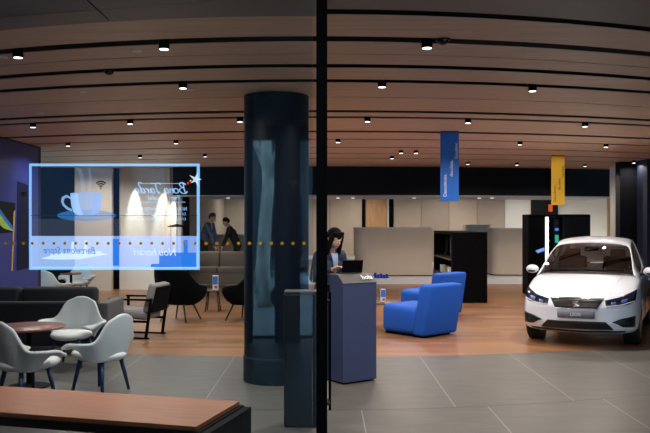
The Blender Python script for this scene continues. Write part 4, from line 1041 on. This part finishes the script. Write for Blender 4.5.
# ------------------------------------------------------------------ ceiling spotlights, discs, sensors
def spotlight(label, px, py, Y, power=0, tiltx=0, r=.044, h=.058):
    x = fx(px, Y); o = thing('ceiling_spotlight', label, 'ceiling spotlight', (x, Y, CEIL), 0, 'black ceiling spotlights')
    MB().cyl((0, 0, -h / 2 + .03), r, h + .06, 28).build('housing', m['black'], o, smooth='auto', mods=[BEV(.003)])
    MB().cyl((0, 0, -h - .001), r * .82, .006, 24).build('lamp_face', M_LAMP, o)
    if power: area((x, Y, CEIL - h - .012), power, r * 1.6, WARM, (tiltx, 0, 0), 155)
def arcY(Y0, px):
    """depth at which the arc Y0 is seen in picture column px"""
    u = (px - 325) / F; Y = Y0
    for _ in range(40): Y = arc(Y0, u * Y)
    return Y
PW = 30
SP = [('black ceiling spotlight in the first slot, near the left edge', 18, 6.3, 1.0), ('black ceiling spotlight in the first slot, above the mirrored screen', 164, 6.3, .9), ('black ceiling spotlight in the first slot, right of the door post', 427, 6.3, .8),
      ('black ceiling spotlight in the fourth slot above the star emblem', 183, 8.17, 1.1), ('black ceiling spotlight in the fourth slot between door post and blue banner', 382, 8.17, 1.0), ('black ceiling spotlight in the fourth slot in front of the yellow banner', 532.5, 8.17, 1.2),
      ('small black ceiling spotlight above the left end of the mirrored screen', 33, 11.0, 1.2), ('small black ceiling spotlight above the coffee cup and the mirrored greeting', 130, 11.0, 1.2), ('small black ceiling spotlight left of the round column', 240, 11.0, 1.2), ('small black ceiling spotlight just right of the door post', 367.5, 11.0, 1.0), ('small black ceiling spotlight right above the blue banner', 468, 11.0, 1.4), ('small black ceiling spotlight above the white car', 585, 11.0, 1.7),
      ('tiny black ceiling spotlight far back above the blue poster', 68, 13.9, 1.1), ('tiny black ceiling spotlight above the mirrored screen corner with the star', 176, 13.9, 1.2), ('tiny black ceiling spotlight beyond the one beside the door post', 338, 13.9, 1.3), ('tiny black ceiling spotlight between blue and yellow banner', 520, 13.9, 1.4), ('tiny black ceiling spotlight right of the yellow banner top', 606, 13.9, 1.4),
      ('far black ceiling spotlight left of the pair before the bulkhead', 392, 17.4, 1.0), ('far black ceiling spotlight over the bulkhead, right beside the blue banner', 468, 18.9, 1.2), ('far black ceiling spotlight midway between the two banners', 517, 18.9, 1.2), ('far black ceiling spotlight close before the bulkhead right of the yellow banner', 585, 18.9, 1.2), ('black ceiling spotlight at far right by the navy wall', 634, 17.4, .25), ('far black ceiling spotlight above the cream wall', 140, 16.8, 1.0), ('far black ceiling spotlight near the column, over the brown sofa', 205, 16.8, 1.2)]
yb = arcY(13.9, 520); yv = Vector((fx(557.9, 17.3), 17.3, 2.6)) - Vector((fx(520, yb), yb, CEIL - .08))   # the lamp aimed at the yellow banner
spot((fx(520, yb), yb, CEIL - .08), 170, 22, .6, WARM, yv.to_track_quat('-Z', 'Y').to_euler(), .03)
for lab, px, Y0, k_ in SP: spotlight(lab, px, 0, arcY(Y0, px), PW * k_ * (1 if Y0 > 7 else .7))
for lab, px in (('left one of the close pair of white-faced spotlights before the bulkhead', 401), ('right one of the close pair of white-faced spotlights before the bulkhead', 416)): spotlight(lab, px, 0, arcY(16.0, px), 30)
DISC = [('small flush white ceiling disc at the left edge', 2, 57.5), ('small flush white ceiling disc between first two spotlights at left', 136, 51), ('small flush white ceiling disc in the middle of the left ceiling', 82, 92), ('small flush white ceiling disc beside the spotlight above the star emblem', 190, 89.5), ('small flush white ceiling disc near the small spotlight at far left', 40, 113), ('small flush white ceiling disc above the coffee cup', 125, 112), ('small flush white ceiling disc left of the column top', 214, 110)]
for lab, px, py in DISC:
    Y = 1152 / (222 - py); x = fx(px, Y)
    t = thing('ceiling_disc', lab, 'ceiling disc', (x, Y, CEIL), 0, 'flush white ceiling discs')
    MB().lathe([(.048, .002), (.05, -.004), (.03, -.008), (.002, -.009)], n=28).build('cover', m['white'], t, smooth=True)
for lab, px, py in (('small dome camera on the ceiling right of the door post', 443, 39), ('small dome sensor on the left ceiling between two slots', 109, 70)):
    Y = 1152 / (222 - py); t = thing('dome_camera', lab, 'camera', (fx(px, Y), Y, CEIL), 0, 'dome cameras')
    MB().cyl((0, 0, .015), .055, .06, 28).build('mount', m['metal_dark'], t, smooth='auto'); MB().sphere((0, 0, -.012), .045, (1, 1, .8), 20).build('dome', m['lens'], t, smooth=True)
SOF = [('tiny recessed light in the pale soffit above the woman', 338), ('tiny recessed light in the pale soffit, second right of the door post', 353), ('tiny recessed light in the pale soffit left of the blue banner', 414), ('tiny recessed light in the pale soffit, first right of the blue banner', 479), ('tiny recessed light in the pale soffit, second right of the blue banner', 492), ('tiny recessed light in the pale soffit near the column', 228)]
for lab, px in SOF:
    Y = 22.2; t = thing('recessed_light', lab, 'recessed light', (fx(px, Y), Y, 2.47), 0, 'recessed lights in the soffit')
    MB().lathe([(.07, .01), (.07, -.004), (.05, -.005)], n=20).build('ring', m['white'], t); MB().cyl((0, 0, -.006), .048, .004, 20).build('lamp_face', M_LAMP2, t)

# ------------------------------------------------------------------ vestibule wall behind the camera and the street beyond it
hit0 = on_pane(287, 222); d0 = Vector((-.0475, 1, 0)).normalized(); rf = (d0 - PN * 2 * d0.dot(PN)); rf.z = 0; rf.normalize()
rs = Vector((-rf.y, rf.x, 0))            # along the front wall
def refl(px, py, dist):
    p = on_pane(px, py); d = Vector(((px - 325) / F, 1, -(py - HOR) / F)).normalized(); r_ = d - PN * 2 * d.dot(PN)
    return p + r_ * (dist / r_.dot(rf))
front_o = hit0 + rf * 7.0; front_o.z = 0
frz = math.atan2(rs.y, rs.x)
def su(px, dist=7.0): return (refl(px, 222, dist) - front_o).dot(rs)
edges = sorted([(su(253), su(275)), (su(300), su(319))], key=lambda q: q[0]); edges = [tuple(sorted(q)) for q in edges]; edges.sort()
ztop = refl(264, 140, 7.0).z
fw = MB(); last = -9.0
def wseg(a, b_, z0, z1): fw.box(((a + b_) / 2, 0, (z0 + z1) / 2), (b_ - a, .3, z1 - z0))
for a, b_ in edges:
    wseg(last, a, 0, CEIL + .1); wseg(a, b_, ztop, CEIL + .1); last = b_
wseg(last, 9.0, 0, CEIL + .1)
struct(MB().box((2, 23.6, CEIL + .2), (50, 47.3, .04)).build('ceiling_backing', m['black'], None, loc=front_o, rot=(0, 0, frz)))
struct(fw.build('wall_front', m['stone_dark'], None, loc=front_o, rot=(0, 0, frz)))
far = hit0 + rf * 24; far.z = 0
struct(MB().box((0, 0, 3.5), (30, .4, 7)).build('wall_street', m['street_facade'], None, loc=far, rot=(0, 0, frz)))
wb = MB()
for i in range(-6, 7): wb.box((i * 2.0, .24, 1.6), (1.1, .1, 2.2)); wb.box((i * 2.0, .24, 4.6), (1.0, .1, 1.8))
struct(wb.build('window_2', m['window_dark'], None, loc=far, rot=(0, 0, frz)))
gp = hit0 + rf * 16; struct(MB().box((0, 0, -.03), (30, 17.4, .05)).build('floor_street', m['pavement'], None, loc=(gp.x, gp.y, .055), rot=(0, 0, frz)))
tp = refl(265, 222, 11.5); tp.z = 0
tr = thing('street_tree', 'slim pale plane tree mirrored in the glass before the dark column', 'tree', tp)
pts = [(0.05, 0, 0), (-.05, .02, .8), (.0, 0, 1.7), (.08, .0, 2.6), (.05, .05, 3.6), (-.1, -.4, 4.6)]
MB().tube(pts, [.19, .15, .135, .125, .11, .08], 16).build('trunk', m['bark'], tr, smooth=True)
MB().tube([(.04, 0, 2.5), (.5, .1, 3.6), (.8, .2, 4.8)], [.08, .06, .04], 10).build('branch', m['bark'], tr, smooth=True)
MB().tube([(.02, 0, 2.9), (-.5, -.1, 3.9), (-.9, -.2, 5.0)], [.08, .055, .035], 10).build('branch', m['bark'], tr, smooth=True)
hg = MB()
for i in range(1500):
    x = random.uniform(-5, 5); yy = random.gauss(0, .22); z = random.uniform(.05, .85); s_ = random.uniform(.03, .07)
    e = Euler((random.uniform(0, 6), random.uniform(0, 6), random.uniform(0, 6))).to_matrix()
    hg.poly([Vector((x, yy, z)) + e @ Vector(q) * s_ for q in ((-1, -.5, 0), (1, -.5, 0), (1, .5, .2), (-1, .5, .2))])
hp0 = refl(290, 222, 14.5)
hgo = hg.build('hedge', m['leaf'], None, loc=(hp0.x, hp0.y, .06), rot=(0, 0, frz)); hgo['kind'] = 'stuff'; hgo['label'] = 'low clipped green hedge mirrored in the glass before the column'; hgo['category'] = 'hedge'
sc = refl(311, 222, 11.0); sc.z = .06
so = thing('motor_scooter', 'pale parked scooter mirrored in the glass right of the column', 'scooter', sc, frz)
for x in (-.55, .55):
    MB().tube([(x + .22 * math.cos(2 * PI * k_ / 24), 0, .25 + .22 * math.sin(2 * PI * k_ / 24)) for k_ in range(25)], .05, 8).build('wheel', m['tyre'], so, smooth=True)
MB().tube([(-.62, 0, .58), (-.2, 0, .62), (.05, 0, .34), (.3, 0, .36), (.42, 0, .95)], [.16, .16, .1, .1, .1], 14).build('bodywork', m['scooter'], so, smooth=True)
MB().tube([(.42, -.3, 1.08), (.42, .3, 1.08)], .02, 8).build('handlebar', m['black'], so)
MB().box((-.35, 0, .80), (.55, .26, .1), bevel=.04, seg=3).build('seat', m['black'], so)
